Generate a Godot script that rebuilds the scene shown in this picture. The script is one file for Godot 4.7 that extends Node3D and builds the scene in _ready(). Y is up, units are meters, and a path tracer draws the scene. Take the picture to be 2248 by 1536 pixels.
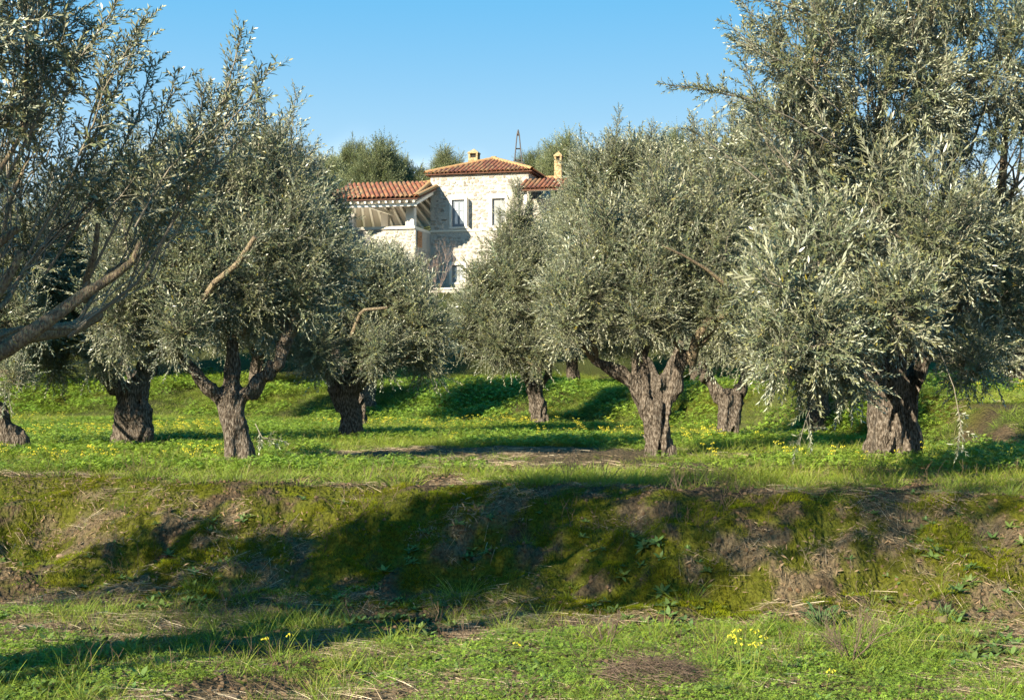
extends Node3D

# ---------------------------------------------------------------- frame of the place
const EYE := 1.75            # camera height above the lower ground, metres
const FOCAL := 3088.0        # focal length in photograph pixels
const HORIZON := 850.0       # row of the horizon in the photograph
const MID := 1124.0

var rng := RandomNumberGenerator.new()
var noise_a := FastNoiseLite.new()
var noise_b := FastNoiseLite.new()
var noise_c := FastNoiseLite.new()
var bark_noise := FastNoiseLite.new()
var taken := {}
var mat := {}
var shape := {}

func at(px: float, py: float, d: float) -> Vector3:
	return Vector3((px - MID) / FOCAL * d, EYE + (HORIZON - py) / FOCAL * d, -d)

func on_ground(px: float, d: float) -> Vector3:
	var x := (px - MID) / FOCAL * d
	return Vector3(x, height(x, d), -d)

# ---------------------------------------------------------------- naming and tagging
func numbered(called: String) -> String:
	if not taken.has(called):
		taken[called] = 0
		return called
	taken[called] += 1
	return "%s_%03d" % [called, taken[called]]

func tag(o: Node3D, label: String, category: String, group := "", kind := "") -> void:
	o.set_meta("label", label)
	o.set_meta("category", category)
	if group != "":
		o.set_meta("group", group)
	if kind != "":
		o.set_meta("kind", kind)

func thing(called: String, label: String, category: String, where: Vector3, turn := 0.0, group := "") -> Node3D:
	var o := Node3D.new()
	o.name = numbered(called)
	add_child(o)
	o.position = where
	o.rotation.y = turn
	tag(o, label, category, group)
	return o

func part(called: String, mesh: Mesh, m: Material, parent: Node) -> MeshInstance3D:
	var o := MeshInstance3D.new()
	o.name = numbered(called) if parent == self else called
	o.mesh = mesh
	o.material_override = m
	parent.add_child(o, true)
	return o

func scatter(called: String, mesh: Mesh, m: Material, where: Array, tints: Array, parent: Node) -> MultiMeshInstance3D:
	var mm := MultiMesh.new()
	mm.transform_format = MultiMesh.TRANSFORM_3D
	mm.use_colors = true
	mm.mesh = mesh
	mm.instance_count = where.size()
	for i in where.size():
		mm.set_instance_transform(i, where[i])
		mm.set_instance_color(i, tints[i])
	var o := MultiMeshInstance3D.new()
	o.name = numbered(called) if parent == self else called
	o.multimesh = mm
	o.material_override = m
	o.set_meta("kind", "stuff")
	parent.add_child(o, true)
	return o

# ---------------------------------------------------------------- the lie of the land
func sstep(a: float, b: float, x: float) -> float:
	var t := clampf((x - a) / (b - a), 0.0, 1.0)
	return t * t * (3.0 - 2.0 * t)

func edge_of(x: float) -> float:
	return 13.15 - 0.24 * (clampf(x, -6.0, 6.0) + 3.0) + 0.35 * noise_a.get_noise_2d(x * 22.0, 3.0) + 0.12 * noise_a.get_noise_2d(x * 80.0, 9.0)

func width_of(x: float) -> float:
	return lerpf(2.15, 1.65, clampf((x + 4.0) / 8.0, 0.0, 1.0))

func foot_of(x: float) -> float:
	var f := 33.0
	if x > 1.7:
		f = maxf(18.8, 33.0 - 2.6 * (x - 1.7))
	else:
		f = 33.0 + minf(7.0, (1.7 - x) * 0.6)
	return f + 0.9 * noise_a.get_noise_2d(x * 9.0, 70.0)

func hill_of(x: float, d: float) -> float:
	var h := 1.62
	h += 4.9 * sstep(41.0, 71.0, d) * (0.6 + 0.4 * sstep(36.0, 60.0, d))
	h += 5.2 * sstep(75.0, 98.0, d)
	h += 1.6 * sstep(98.0, 130.0, d)
	h -= 5.0 * sstep(150.0, 330.0, d)
	return h * (1.0 - 0.6 * sstep(90.0, 260.0, absf(x)))

func bank_share(x: float, d: float) -> float:
	var e := edge_of(x)
	return clampf((d - (e - width_of(x))) / width_of(x), 0.0, 1.0)

func height(x: float, d: float) -> float:
	var s := bank_share(x, d)
	var rise := 0.55 * s + 0.45 * sstep(0.25, 0.95, s)
	var h := 0.87 * rise
	var mask := sin(PI * clampf(s, 0.02, 0.98))
	if d > 2.0 and d < 60.0:
		# the bank is lumpy, the flats gently uneven
		var lump := noise_a.get_noise_2d(x * 55.0, d * 75.0)
		var ledge := absf(noise_b.get_noise_2d(x * 30.0, d * 95.0))
		h += mask * (0.13 * lump + 0.14 * (0.28 - ledge) + 0.07 * noise_b.get_noise_2d(x * 210.0, d * 300.0) + 0.03 * noise_a.get_noise_2d(x * 520.0, d * 640.0))
		h += 0.04 * noise_a.get_noise_2d(x * 30.0, d * 30.0) + 0.022 * noise_b.get_noise_2d(x * 170.0, d * 170.0)
	if d > 17.0:
		var f := foot_of(x)
		var t := sstep(f, f + 4.0, d)
		var top := hill_of(x, d)
		h = lerpf(h, top, t)
		h += sin(PI * clampf((d - f) / 5.5, 0.0, 1.0)) * (0.22 * noise_a.get_noise_2d(x * 16.0, d * 16.0) + 0.12)
	if d < 2.0:
		h += 0.04 * noise_a.get_noise_2d(x * 20.0, d * 20.0)
	return h

func slope_at(x: float, d: float) -> Vector3:
	var e := 0.06
	var hx := height(x + e, d) - height(x - e, d)
	var hd := height(x, d + e) - height(x, d - e)
	return Vector3(-hx, 2.0 * e, hd).normalized()

# what grows or lies where, 0..1
func moss_at(x: float, d: float) -> float:
	var s := bank_share(x, d)
	var on := sstep(0.02, 0.18, s) * (1.0 - sstep(0.97, 1.0, s))
	var n := 0.8 * noise_a.get_noise_2d(x * 80.0 + 300.0, d * 130.0) + 0.75 * noise_b.get_noise_2d(x * 230.0, d * 330.0)
	var bias := lerpf(0.34, 0.16, sstep(0.5, 3.0, x)) - 0.22 * sstep(-1.6, -3.4, x) * (1.0 - sstep(0.7, 0.95, s))
	var m := on * sstep(-0.12, 0.2, n + bias)
	var f := foot_of(x)
	m = maxf(m, sstep(f + 0.5, f + 2.0, d) * (1.0 - sstep(f + 5.0, f + 7.0, d)) * sstep(-0.2, 0.25, noise_a.get_noise_2d(x * 20.0, d * 20.0)))
	return m

func straw_at(x: float, d: float) -> float:
	var s := bank_share(x, d)
	var n := noise_b.get_noise_2d(x * 60.0 + 900.0, d * 110.0)
	return sstep(-0.05, 0.25, n + 0.25 * sstep(-1.5, -3.0, x) + 0.25 * sstep(1.5, 3.5, x)) * (1.0 if s < 0.98 else 0.35)

func bare_at(x: float, d: float) -> float:
	# the worn ground of the terrace between the trees
	var b := 0.0
	if d > 14.5 and d < 30.0:
		var n := noise_a.get_noise_2d(x * 12.0 + 50.0, d * 22.0) * 0.9
		b = 1.0 - sstep(0.75, 1.25, Vector2((x + 0.1) / (0.135 * d), (d - 18.2) / 3.3).length() + n * 1.0 + 0.25 * noise_b.get_noise_2d(x * 120.0, d * 120.0))
		b = maxf(b, 0.9 * (1.0 - sstep(0.5, 1.1, Vector2((x - 2.9) / 4.0, (d - 14.5) / 0.6).length() + n * 0.5)))
		b = maxf(b, 0.85 * (1.0 - sstep(0.5, 1.1, Vector2((x + 3.2) / 2.5, (d - 23.5) / 0.8).length() + n * 0.5)))
	return b

func grass_at(x: float, d: float) -> float:
	var s := bank_share(x, d)
	var n := noise_a.get_noise_2d(x * 38.0 - 500.0, d * 38.0) + 0.5 * noise_b.get_noise_2d(x * 110.0, d * 110.0)
	if s <= 0.0:
		var toe := edge_of(x) - width_of(x) - d
		return sstep(-0.2, 0.2, n + 0.35 * noise_b.get_noise_2d(x * 60.0 - 40.0, d * 60.0) + 0.05 * sstep(0.0, 1.0, toe))
	if s < 1.0:
		return 0.6 * sstep(0.02, 0.4, n + 0.25 * (1.0 - sstep(0.0, 0.35, s)) - 0.1 + 0.3 * sstep(0.93, 1.0, s))
	return (1.0 - bare_at(x, d)) * sstep(-0.5, 0.0, n + 0.15)

func ground_color(x: float, d: float) -> Color:
	var soil := Color(0.085, 0.064, 0.039)
	var soil_dark := Color(0.05, 0.038, 0.025)
	var tan := Color(0.155, 0.122, 0.074)
	var moss := Color(0.075, 0.085, 0.009)
	var turf := Color(0.075, 0.115, 0.02)
	var n := 0.5 + 0.5 * noise_b.get_noise_2d(x * 160.0, d * 160.0)
	var c := soil_dark.lerp(soil, clampf(n * 1.3, 0.0, 1.0))
	c = c.lerp(tan, 0.6 * straw_at(x, d))
	c = c.lerp(tan, 0.55 * bare_at(x, d))
	if d > 13.0:
		c = c.lerp(turf, 0.55 * grass_at(x, d))
	if d > 36.0:
		c = c.lerp(Color(0.07, 0.085, 0.025), 0.6)
	c = c.lerp(moss, 0.9 * moss_at(x, d))
	return c

# ---------------------------------------------------------------- small mesh helpers
func begin() -> SurfaceTool:
	var st := SurfaceTool.new()
	st.begin(Mesh.PRIMITIVE_TRIANGLES)
	return st

func frame_of(dir: Vector3) -> Array:
	var side := dir.cross(Vector3.UP if absf(dir.y) < 0.95 else Vector3.RIGHT).normalized()
	return [side, side.cross(dir).normalized()]

# one smooth tube along points, radius per point; ridge gives it knots
func tube(st: SurfaceTool, pts: Array, radii: Array, sides: int, color := Color.WHITE, ridge := 0.0) -> void:
	var n := pts.size()
	var rings := []
	var norms := []
	var prev_side := Vector3.ZERO
	for i in n:
		var dir: Vector3 = (pts[mini(i + 1, n - 1)] - pts[maxi(i - 1, 0)]).normalized()
		if dir.length() < 0.5:
			dir = Vector3.UP
		var side: Vector3
		if i == 0:
			side = frame_of(dir)[0]
		else:
			side = (prev_side - dir * prev_side.dot(dir)).normalized()
		prev_side = side
		var other := side.cross(dir).normalized()
		var ring := []
		var nn := []
		for k in sides:
			var a := TAU * k / sides
			var out := side * cos(a) + other * sin(a)
			var r: float = radii[i]
			if ridge > 0.0:
				var p: Vector3 = pts[i] + out * r
				r *= 1.0 + ridge * bark_noise.get_noise_3d(p.x * 260.0, p.y * 120.0, p.z * 260.0) + ridge * bark_noise.get_noise_3d(p.x * 700.0, p.y * 500.0, p.z * 700.0)
			ring.append(pts[i] + out * r)
			nn.append(out)
		rings.append(ring)
		norms.append(nn)
	st.set_color(color)
	for i in n - 1:
		for k in sides:
			var l := (k + 1) % sides
			for v in [[i, k], [i + 1, l], [i + 1, k], [i, k], [i, l], [i + 1, l]]:
				st.set_normal(norms[v[0]][v[1]])
				st.add_vertex(rings[v[0]][v[1]])
	for e in [0, n - 1]:
		var axis: Vector3 = (pts[n - 1] - pts[n - 2]) if e else (pts[0] - pts[1])
		axis = axis.normalized()
		for k in sides:
			var l := (k + 1) % sides
			var tri := [pts[e], rings[e][k], rings[e][l]] if e else [pts[e], rings[e][l], rings[e][k]]
			for v in tri:
				st.set_normal(axis)
				st.add_vertex(v)

func bend(a: Vector3, b: Vector3, n: int, sag: float, r: RandomNumberGenerator, jitter: float) -> Array:
	var out := []
	var len := a.distance_to(b)
	for i in n + 1:
		var t := float(i) / n
		var p := a.lerp(b, t) + Vector3.UP * sag * len * sin(PI * t)
		if i > 0 and i < n:
			p += Vector3(r.randf_range(-1, 1), r.randf_range(-1, 1), r.randf_range(-1, 1)) * jitter * len
		out.append(p)
	return out

func tapered(n: int, a: float, b: float) -> Array:
	var out := []
	for i in n:
		out.append(lerpf(a, b, pow(float(i) / maxf(1.0, n - 1), 0.8)))
	return out

# box with small chamfer on the long edges, in local axes
func box(st: SurfaceTool, lo: Vector3, hi: Vector3, t := Transform3D()) -> void:
	var c := [Vector3(lo.x, lo.y, lo.z), Vector3(hi.x, lo.y, lo.z), Vector3(hi.x, hi.y, lo.z), Vector3(lo.x, hi.y, lo.z), Vector3(lo.x, lo.y, hi.z), Vector3(hi.x, lo.y, hi.z), Vector3(hi.x, hi.y, hi.z), Vector3(lo.x, hi.y, hi.z)]
	for f in [[4, 7, 6, 5, Vector3.BACK], [1, 2, 3, 0, Vector3.FORWARD], [0, 3, 7, 4, Vector3.LEFT], [5, 6, 2, 1, Vector3.RIGHT], [7, 3, 2, 6, Vector3.UP], [0, 4, 5, 1, Vector3.DOWN]]:
		st.set_normal((t.basis * f[4]).normalized())
		for k in [0, 1, 2, 0, 2, 3]:
			st.add_vertex(t * c[f[k]])

func quad(st: SurfaceTool, a: Vector3, b: Vector3, c: Vector3, d: Vector3) -> void:
	# a b c d run clockwise as seen from the front
	var n := (c - a).cross(b - a).normalized()
	st.set_normal(n)
	for v in [a, b, c, a, c, d]:
		st.add_vertex(v)

func box_mesh(lo: Vector3, hi: Vector3) -> ArrayMesh:
	var st := begin()
	box(st, lo, hi)
	return st.commit()

func beam(st: SurfaceTool, a: Vector3, b: Vector3, w: float, h: float) -> void:
	var dir := (b - a).normalized()
	var s := dir.cross(Vector3.UP).normalized()
	if s.length() < 0.5:
		s = Vector3.RIGHT
	var u := s.cross(dir).normalized()
	var t := Transform3D(Basis(s, u, -dir), a)
	box(st, Vector3(-w / 2, -h / 2, -a.distance_to(b)), Vector3(w / 2, h / 2, 0), t)

# ---------------------------------------------------------------- leaves, shoots, herbs
func olive_leaf(st: SurfaceTool, base: Vector3, dir: Vector3, up: Vector3, len: float, wid: float, top: Color, under: Color, fine: bool) -> void:
	var side := dir.cross(up).normalized()
	var n := side.cross(dir).normalized()
	var tip := base + dir * len - n * len * 0.08
	var rows := []
	if fine:
		rows = [[base + dir * len * 0.28 + n * len * 0.03, wid * 0.42], [base + dir * len * 0.62 + n * len * 0.015, wid * 0.46]]
	else:
		rows = [[base + dir * len * 0.45 + n * len * 0.03, wid * 0.5]]
	for face in [1.0, -1.0]:
		var off: Vector3 = n * 0.0005 * face
		st.set_color(top if face > 0 else under)
		st.set_normal(n * face)
		var tris := []
		var l0: Vector3 = rows[0][0] - side * rows[0][1] + off
		var r0: Vector3 = rows[0][0] + side * rows[0][1] + off
		tris.append([base + off, l0, r0])
		if fine:
			var l1: Vector3 = rows[1][0] - side * rows[1][1] + off
			var r1: Vector3 = rows[1][0] + side * rows[1][1] + off
			tris.append([l0, l1, r1])
			tris.append([l0, r1, r0])
			tris.append([l1, tip + off, r1])
		else:
			tris.append([l0, tip + off, r0])
		for t in tris:
			if face > 0:
				for v in t: st.add_vertex(v)
			else:
				for v in [t[0], t[2], t[1]]: st.add_vertex(v)

func leafy_stem(st: SurfaceTool, r: RandomNumberGenerator, a: Vector3, dir: Vector3, length: float, pitch: float, leaf: float, wid: float, fine: bool, bare: float, arch: float) -> void:
	var n := 5
	var pts := []
	var p := a
	var d := dir
	var bendv := Vector3(r.randf_range(-1, 1), 0, r.randf_range(-1, 1)).normalized() * arch
	for i in n + 1:
		pts.append(p)
		d = (d + bendv / n).normalized()
		p += d * length / n
	tube(st, pts, tapered(n + 1, 0.0032, 0.0011), 3, Color(0.17, 0.165, 0.12))
	var count := int(length * (1.0 - bare) / pitch)
	for k in count:
		var t := bare + (1.0 - bare) * (k + 0.5) / count
		var f := t * n
		var i := mini(int(f), n - 1)
		var q: Vector3 = pts[i].lerp(pts[i + 1], f - i)
		var ax: Vector3 = (pts[i + 1] - pts[i]).normalized()
		var fr := frame_of(ax)
		var spin := PI * 0.5 * k + r.randf_range(-0.35, 0.35)
		for s in 2:
			var out: Vector3 = fr[0] * cos(spin + PI * s) + fr[1] * sin(spin + PI * s)
			var open := lerpf(1.0, 0.45, t) * r.randf_range(0.75, 1.15)
			var ld: Vector3 = (ax * cos(open) + out * sin(open)).normalized()
			var lu: Vector3 = (ax * sin(open) - out * cos(open) + fr[0] * r.randf_range(-0.5, 0.5)).normalized()
			var size := leaf * r.randf_range(0.7, 1.12) * (1.0 - 0.35 * pow(t, 4.0))
			var j := r.randf_range(0.8, 1.22)
			var warm := r.randf_range(-0.012, 0.016)
			var top := Color(0.116 * j + warm * 0.8, 0.138 * j, 0.072 * j)
			var under := Color(0.275 * j, 0.29 * j, 0.21 * j)
			if r.randf() < 0.02:
				top = Color(0.24, 0.2, 0.03)
			elif t > 0.8:
				top = top.lerp(Color(0.21, 0.21, 0.085), 0.55)
			olive_leaf(st, q, ld, lu, size, wid * r.randf_range(0.8, 1.15), top, under, fine)

func shoot_mesh(sd: int, length: float, pitch: float, leaf: float, wid: float, sides: int, fine: bool, arch: float) -> ArrayMesh:
	var r := RandomNumberGenerator.new()
	r.seed = sd
	var st := begin()
	leafy_stem(st, r, Vector3.ZERO, Vector3.UP, length, pitch, leaf, wid, fine, 0.12, arch)
	for k in sides:
		var y := length * r.randf_range(0.05, 0.6)
		var a := r.randf_range(0, TAU)
		var d := Vector3(cos(a) * 0.75, r.randf_range(0.35, 0.9), sin(a) * 0.75).normalized()
		leafy_stem(st, r, Vector3(0, y, 0), d, length * r.randf_range(0.35, 0.6), pitch, leaf * 0.92, wid, fine, 0.1, arch)
	return st.commit()

func blade(st: SurfaceTool, a: Vector3, dir: Vector3, len: float, wid: float, droop: Vector3, c0: Color, c1: Color) -> void:
	var side := dir.cross(Vector3(0.3, 0.1, 0.9)).normalized()
	var pts := []
	var d := dir
	var p := a
	for i in 4:
		pts.append(p)
		d = (d + droop * 0.33).normalized()
		p += d * len / 3.0
	for i in 3:
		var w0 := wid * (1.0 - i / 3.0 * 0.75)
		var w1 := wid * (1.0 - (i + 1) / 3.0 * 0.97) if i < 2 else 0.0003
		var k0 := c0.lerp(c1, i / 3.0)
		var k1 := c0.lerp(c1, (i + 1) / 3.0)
		st.set_normal(side.cross((pts[i + 1] - pts[i]).normalized()))
		var v := [[pts[i] - side * w0, k0], [pts[i + 1] - side * w1, k1], [pts[i + 1] + side * w1, k1], [pts[i] - side * w0, k0], [pts[i + 1] + side * w1, k1], [pts[i] + side * w0, k0]]
		for q in v:
			st.set_color(q[1])
			st.add_vertex(q[0])

func grass_mesh(sd: int, count: int, radius: float, lo: float, hi: float, wid: float, lean: float) -> ArrayMesh:
	var r := RandomNumberGenerator.new()
	r.seed = sd
	var st := begin()
	for k in count:
		var a := r.randf_range(0, TAU)
		var o := Vector3(cos(a), 0, sin(a))
		var p := o * radius * sqrt(r.randf())
		p.y = -0.012
		var d := (Vector3.UP + o * r.randf_range(0.0, lean) + Vector3(r.randf_range(-0.2, 0.2), 0, r.randf_range(-0.2, 0.2))).normalized()
		var j := r.randf_range(0.75, 1.3)
		var yel := r.randf_range(0.0, 0.05)
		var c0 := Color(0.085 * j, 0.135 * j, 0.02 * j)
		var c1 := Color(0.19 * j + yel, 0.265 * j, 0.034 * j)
		if r.randf() < 0.07:
			c1 = Color(0.34, 0.28, 0.15)
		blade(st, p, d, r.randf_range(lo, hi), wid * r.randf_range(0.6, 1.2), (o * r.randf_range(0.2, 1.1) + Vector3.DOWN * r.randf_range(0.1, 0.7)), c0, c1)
	return st.commit()

func clover_mesh(sd: int, count: int, radius: float, size: float, tall: float) -> ArrayMesh:
	var r := RandomNumberGenerator.new()
	r.seed = sd
	var st := begin()
	for k in count:
		var a := r.randf_range(0, TAU)
		var q := sqrt(r.randf())
		var foot := Vector3(cos(a), 0, sin(a)) * radius * q * 0.5
		var top := Vector3(cos(a), 0, sin(a)) * radius * q + Vector3.UP * tall * r.randf_range(0.45, 1.0) * (1.1 - 0.5 * q)
		blade(st, foot, (top - foot).normalized(), (top - foot).length(), 0.001, Vector3.ZERO, Color(0.13, 0.18, 0.04), Color(0.13, 0.18, 0.04))
		var n := (Vector3.UP + Vector3(r.randf_range(-0.6, 0.6), 0, r.randf_range(-0.6, 0.6))).normalized()
		var fr := frame_of(n)
		var j := r.randf_range(0.75, 1.3)
		st.set_color(Color(0.165 * j, 0.25 * j, 0.032 * j))
		var sp := r.randf_range(0, TAU)
		for l in 3:
			var b := sp + TAU * l / 3.0
			var d: Vector3 = fr[0] * cos(b) + fr[1] * sin(b)
			var e: Vector3 = fr[0] * -sin(b) + fr[1] * cos(b)
			var z := size * r.randf_range(0.7, 1.1)
			var p0 := top
			var p1 := top + d * z - e * z * 0.55 - n * z * 0.12
			var p2 := top + d * z * 0.82 + n * z * 0.05
			var p3 := top + d * z + e * z * 0.55 - n * z * 0.12
			st.set_normal(n)
			for v in [p0, p1, p2, p0, p2, p3]:
				st.add_vertex(v)
	return st.commit()

func bell(st: SurfaceTool, p: Vector3, dir: Vector3, len: float, wid: float, c: Color) -> void:
	var fr := frame_of(dir)
	st.set_color(c)
	for k in 5:
		var a := TAU * k / 5.0
		var b := TAU * (k + 1) / 5.0
		var oa: Vector3 = fr[0] * cos(a) + fr[1] * sin(a)
		var ob: Vector3 = fr[0] * cos(b) + fr[1] * sin(b)
		var om := (oa + ob).normalized()
		st.set_normal(om)
		for v in [p, p + dir * len * 0.75 + ob * wid * 0.7, p + dir * len * 0.75 + oa * wid * 0.7, p + dir * len * 0.75 + oa * wid * 0.7, p + dir * len * 0.75 + ob * wid * 0.7, p + dir * len + om * wid * 1.25]:
			st.add_vertex(v)

func flower_stem(st: SurfaceTool, r: RandomNumberGenerator, foot: Vector3, top: Vector3, bells: int, big: float) -> void:
	var pts := bend(foot, top, 4, 0.0, r, 0.02)
	tube(st, pts, tapered(5, 0.0021 * big, 0.0014 * big), 4, Color(0.2, 0.24, 0.05))
	for k in bells:
		var a := TAU * k / bells + r.randf_range(-0.5, 0.5)
		var o := Vector3(cos(a), 0, sin(a))
		var q := top + o * 0.014 * big + Vector3.UP * r.randf_range(-0.004, 0.012) * big
		tube(st, [top, q], [0.0009 * big, 0.0008 * big], 3, Color(0.24, 0.27, 0.05))
		bell(st, q, (o * r.randf_range(0.2, 0.9) + Vector3.DOWN * r.randf_range(0.2, 1.0)).normalized(), 0.021 * big, 0.0065 * big, Color(0.72, 0.64, 0.06))

func moss_mesh(sd: int) -> ArrayMesh:
	var r := RandomNumberGenerator.new()
	r.seed = sd
	var st := begin()
	for k in 80:
		var a := r.randf_range(0, TAU)
		var q := sqrt(r.randf())
		var p := Vector3(cos(a), 0, sin(a)) * 0.07 * q + Vector3.UP * (0.008 * (1.0 - q * q) - 0.006)
		var d := (Vector3.UP + Vector3(cos(a), 0, sin(a)) * q * 0.8 + Vector3(r.randf_range(-0.5, 0.5), 0, r.randf_range(-0.5, 0.5))).normalized()
		var j := r.randf_range(0.7, 1.3)
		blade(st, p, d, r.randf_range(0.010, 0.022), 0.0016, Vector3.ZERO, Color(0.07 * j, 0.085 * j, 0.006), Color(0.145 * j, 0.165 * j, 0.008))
	return st.commit()

func straw_mesh(sd: int, count: int) -> ArrayMesh:
	var r := RandomNumberGenerator.new()
	r.seed = sd
	var st := begin()
	for k in count:
		var a := r.randf_range(0, TAU)
		var d := Vector3(cos(a), r.randf_range(-0.06, 0.22), sin(a)).normalized()
		var p := Vector3(r.randf_range(-0.12, 0.12), r.randf_range(0.0, 0.012), r.randf_range(-0.12, 0.12))
		var j := r.randf_range(0.45, 1.25)
		var c := Color(0.24 * j, 0.19 * j, 0.125 * j)
		if r.randf() < 0.2: c = Color(0.42, 0.36, 0.26)
		blade(st, p, d, r.randf_range(0.04, 0.2), r.randf_range(0.0008, 0.0022), Vector3(r.randf_range(-0.4, 0.4), -0.1, r.randf_range(-0.4, 0.4)), c, c)
	for k in count / 2:
		var a := r.randf_range(0, TAU)
		var d := Vector3(cos(a), r.randf_range(-0.05, 0.4), sin(a)).normalized()
		var p := Vector3(r.randf_range(-0.13, 0.13), 0.004, r.randf_range(-0.13, 0.13))
		var j := r.randf_range(0.5, 1.2)
		olive_leaf(st, p, d, Vector3.UP, r.randf_range(0.035, 0.06), 0.011, Color(0.17 * j, 0.12 * j, 0.07 * j), Color(0.3 * j, 0.25 * j, 0.18 * j), false)
	return st.commit()

func rosette_mesh(sd: int, count: int, len: float, wid: float) -> ArrayMesh:
	var r := RandomNumberGenerator.new()
	r.seed = sd
	var st := begin()
	for k in count:
		var a := TAU * k / count + r.randf_range(-0.4, 0.4)
		var o := Vector3(cos(a), 0, sin(a))
		var d := (o + Vector3.UP * r.randf_range(0.15, 1.1)).normalized()
		var j := r.randf_range(0.75, 1.25)
		olive_leaf(st, Vector3.ZERO, d, (Vector3.UP - o * 0.4).normalized(), len * r.randf_range(0.6, 1.2), wid * r.randf_range(0.7, 1.2), Color(0.095 * j, 0.155 * j, 0.04 * j), Color(0.14 * j, 0.19 * j, 0.08 * j), true)
	return st.commit()

func stalk_mesh(sd: int) -> ArrayMesh:
	var r := RandomNumberGenerator.new()
	r.seed = sd
	var st := begin()
	for k in 3:
		var p := Vector3(r.randf_range(-0.04, 0.04), -0.01, r.randf_range(-0.04, 0.04))
		var q := p + Vector3(r.randf_range(-0.12, 0.12), r.randf_range(0.08, 0.26), r.randf_range(-0.12, 0.12))
		var pts := bend(p, q, 3, 0.0, r, 0.08)
		var j := r.randf_range(0.6, 1.3)
		tube(st, pts, tapered(4, 0.0022, 0.001), 3, Color(0.13 * j, 0.092 * j, 0.066 * j))
		for b in 2:
			var t: Vector3 = pts[1 + b]
			tube(st, [t, t + Vector3(r.randf_range(-0.07, 0.07), r.randf_range(0.01, 0.07), r.randf_range(-0.07, 0.07))], [0.0012, 0.0007], 3, Color(0.14 * j, 0.1 * j, 0.07 * j))
	return st.commit()

func clod_mesh(sd: int) -> ArrayMesh:
	var r := RandomNumberGenerator.new()
	r.seed = sd
	var st := begin()
	var rings := 4
	var seg := 7
	var v := []
	for i in rings + 1:
		var row := []
		for k in seg:
			var th := PI * i / rings
			var ph := TAU * k / seg
			var q := Vector3(sin(th) * cos(ph), cos(th) * 0.75, sin(th) * sin(ph)) * r.randf_range(0.75, 1.2) if i > 0 and i < rings else Vector3(0, 0.75 if i == 0 else -0.75, 0)
			row.append(q)
		v.append(row)
	st.set_smooth_group(-1)
	st.set_color(Color.WHITE)
	for i in rings:
		for k in seg:
			var l := (k + 1) % seg
			for q in [v[i][k], v[i + 1][l], v[i][l], v[i][k], v[i + 1][k], v[i + 1][l]]:
				st.add_vertex(q)
	st.generate_normals()
	return st.commit()

func make_shapes() -> void:
	shape.near = [shoot_mesh(11, 0.50, 0.029, 0.070, 0.0115, 3, true, 0.5), shoot_mesh(12, 0.42, 0.027, 0.066, 0.0115, 4, true, 1.0)]
	shape.sprig = [shoot_mesh(15, 0.17, 0.021, 0.058, 0.0115, 1, true, 0.4), shoot_mesh(16, 0.24, 0.023, 0.056, 0.0115, 1, true, 0.5)]
	shape.mid = [shoot_mesh(21, 0.55, 0.031, 0.060, 0.0108, 4, false, 0.5), shoot_mesh(22, 0.46, 0.029, 0.058, 0.0108, 5, false, 1.0)]
	shape.far = [shoot_mesh(31, 0.75, 0.055, 0.08, 0.0165, 5, false, 0.4), shoot_mesh(32, 0.65, 0.05, 0.08, 0.0165, 5, false, 0.8)]
	shape.grass = [grass_mesh(41, 16, 0.05, 0.06, 0.17, 0.0022, 0.6), grass_mesh(42, 22, 0.06, 0.04, 0.11, 0.0020, 0.9), grass_mesh(43, 11, 0.035, 0.12, 0.27, 0.0028, 0.5)]
	shape.turf = [grass_mesh(45, 26, 0.14, 0.05, 0.14, 0.0032, 0.9), grass_mesh(46, 20, 0.12, 0.08, 0.22, 0.0034, 0.6)]
	shape.clover = [clover_mesh(51, 22, 0.10, 0.013, 0.075), clover_mesh(52, 30, 0.13, 0.012, 0.055)]
	shape.herb = [clover_mesh(53, 40, 0.20, 0.026, 0.16)]
	shape.moss = [moss_mesh(61), moss_mesh(62)]
	shape.rosette = [rosette_mesh(91, 9, 0.09, 0.026), rosette_mesh(92, 7, 0.06, 0.022)]
	shape.stalk = [stalk_mesh(95), stalk_mesh(96)]
	shape.straw = [straw_mesh(71, 14), straw_mesh(72, 9)]
	shape.clod = [clod_mesh(81), clod_mesh(82), clod_mesh(83)]
	var r := RandomNumberGenerator.new()
	r.seed = 5
	var st := begin()
	for k in 4:
		var f := Vector3(r.randf_range(-0.09, 0.09), 0, r.randf_range(-0.09, 0.09))
		flower_stem(st, r, f, f + Vector3(r.randf_range(-0.05, 0.05), r.randf_range(0.14, 0.26), r.randf_range(-0.05, 0.05)), 4, 1.15)
	shape.flower = st.commit()

# ---------------------------------------------------------------- materials
func noise_tex(sd: int, freq: float, ramp: Gradient, octaves := 4, size := 512, kind := FastNoiseLite.TYPE_SIMPLEX) -> NoiseTexture2D:
	var n := FastNoiseLite.new()
	n.seed = sd
	n.noise_type = kind
	n.frequency = freq
	n.fractal_octaves = octaves
	var t := NoiseTexture2D.new()
	t.width = size
	t.height = size
	t.seamless = true
	t.noise = n
	t.color_ramp = ramp
	return t

func ramp(stops: Array) -> Gradient:
	var g := Gradient.new()
	var o := PackedFloat32Array()
	var c := PackedColorArray()
	for s in stops:
		o.append(s[0])
		c.append((s[1] as Color).linear_to_srgb())
	g.offsets = o
	g.colors = c
	return g

func grey(v: float) -> Color:
	return Color(v, v, v)

func tinted(rough: float, spec := 0.5) -> StandardMaterial3D:
	var m := StandardMaterial3D.new()
	m.vertex_color_use_as_albedo = true
	m.roughness = rough
	m.metallic_specular = spec
	return m

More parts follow.
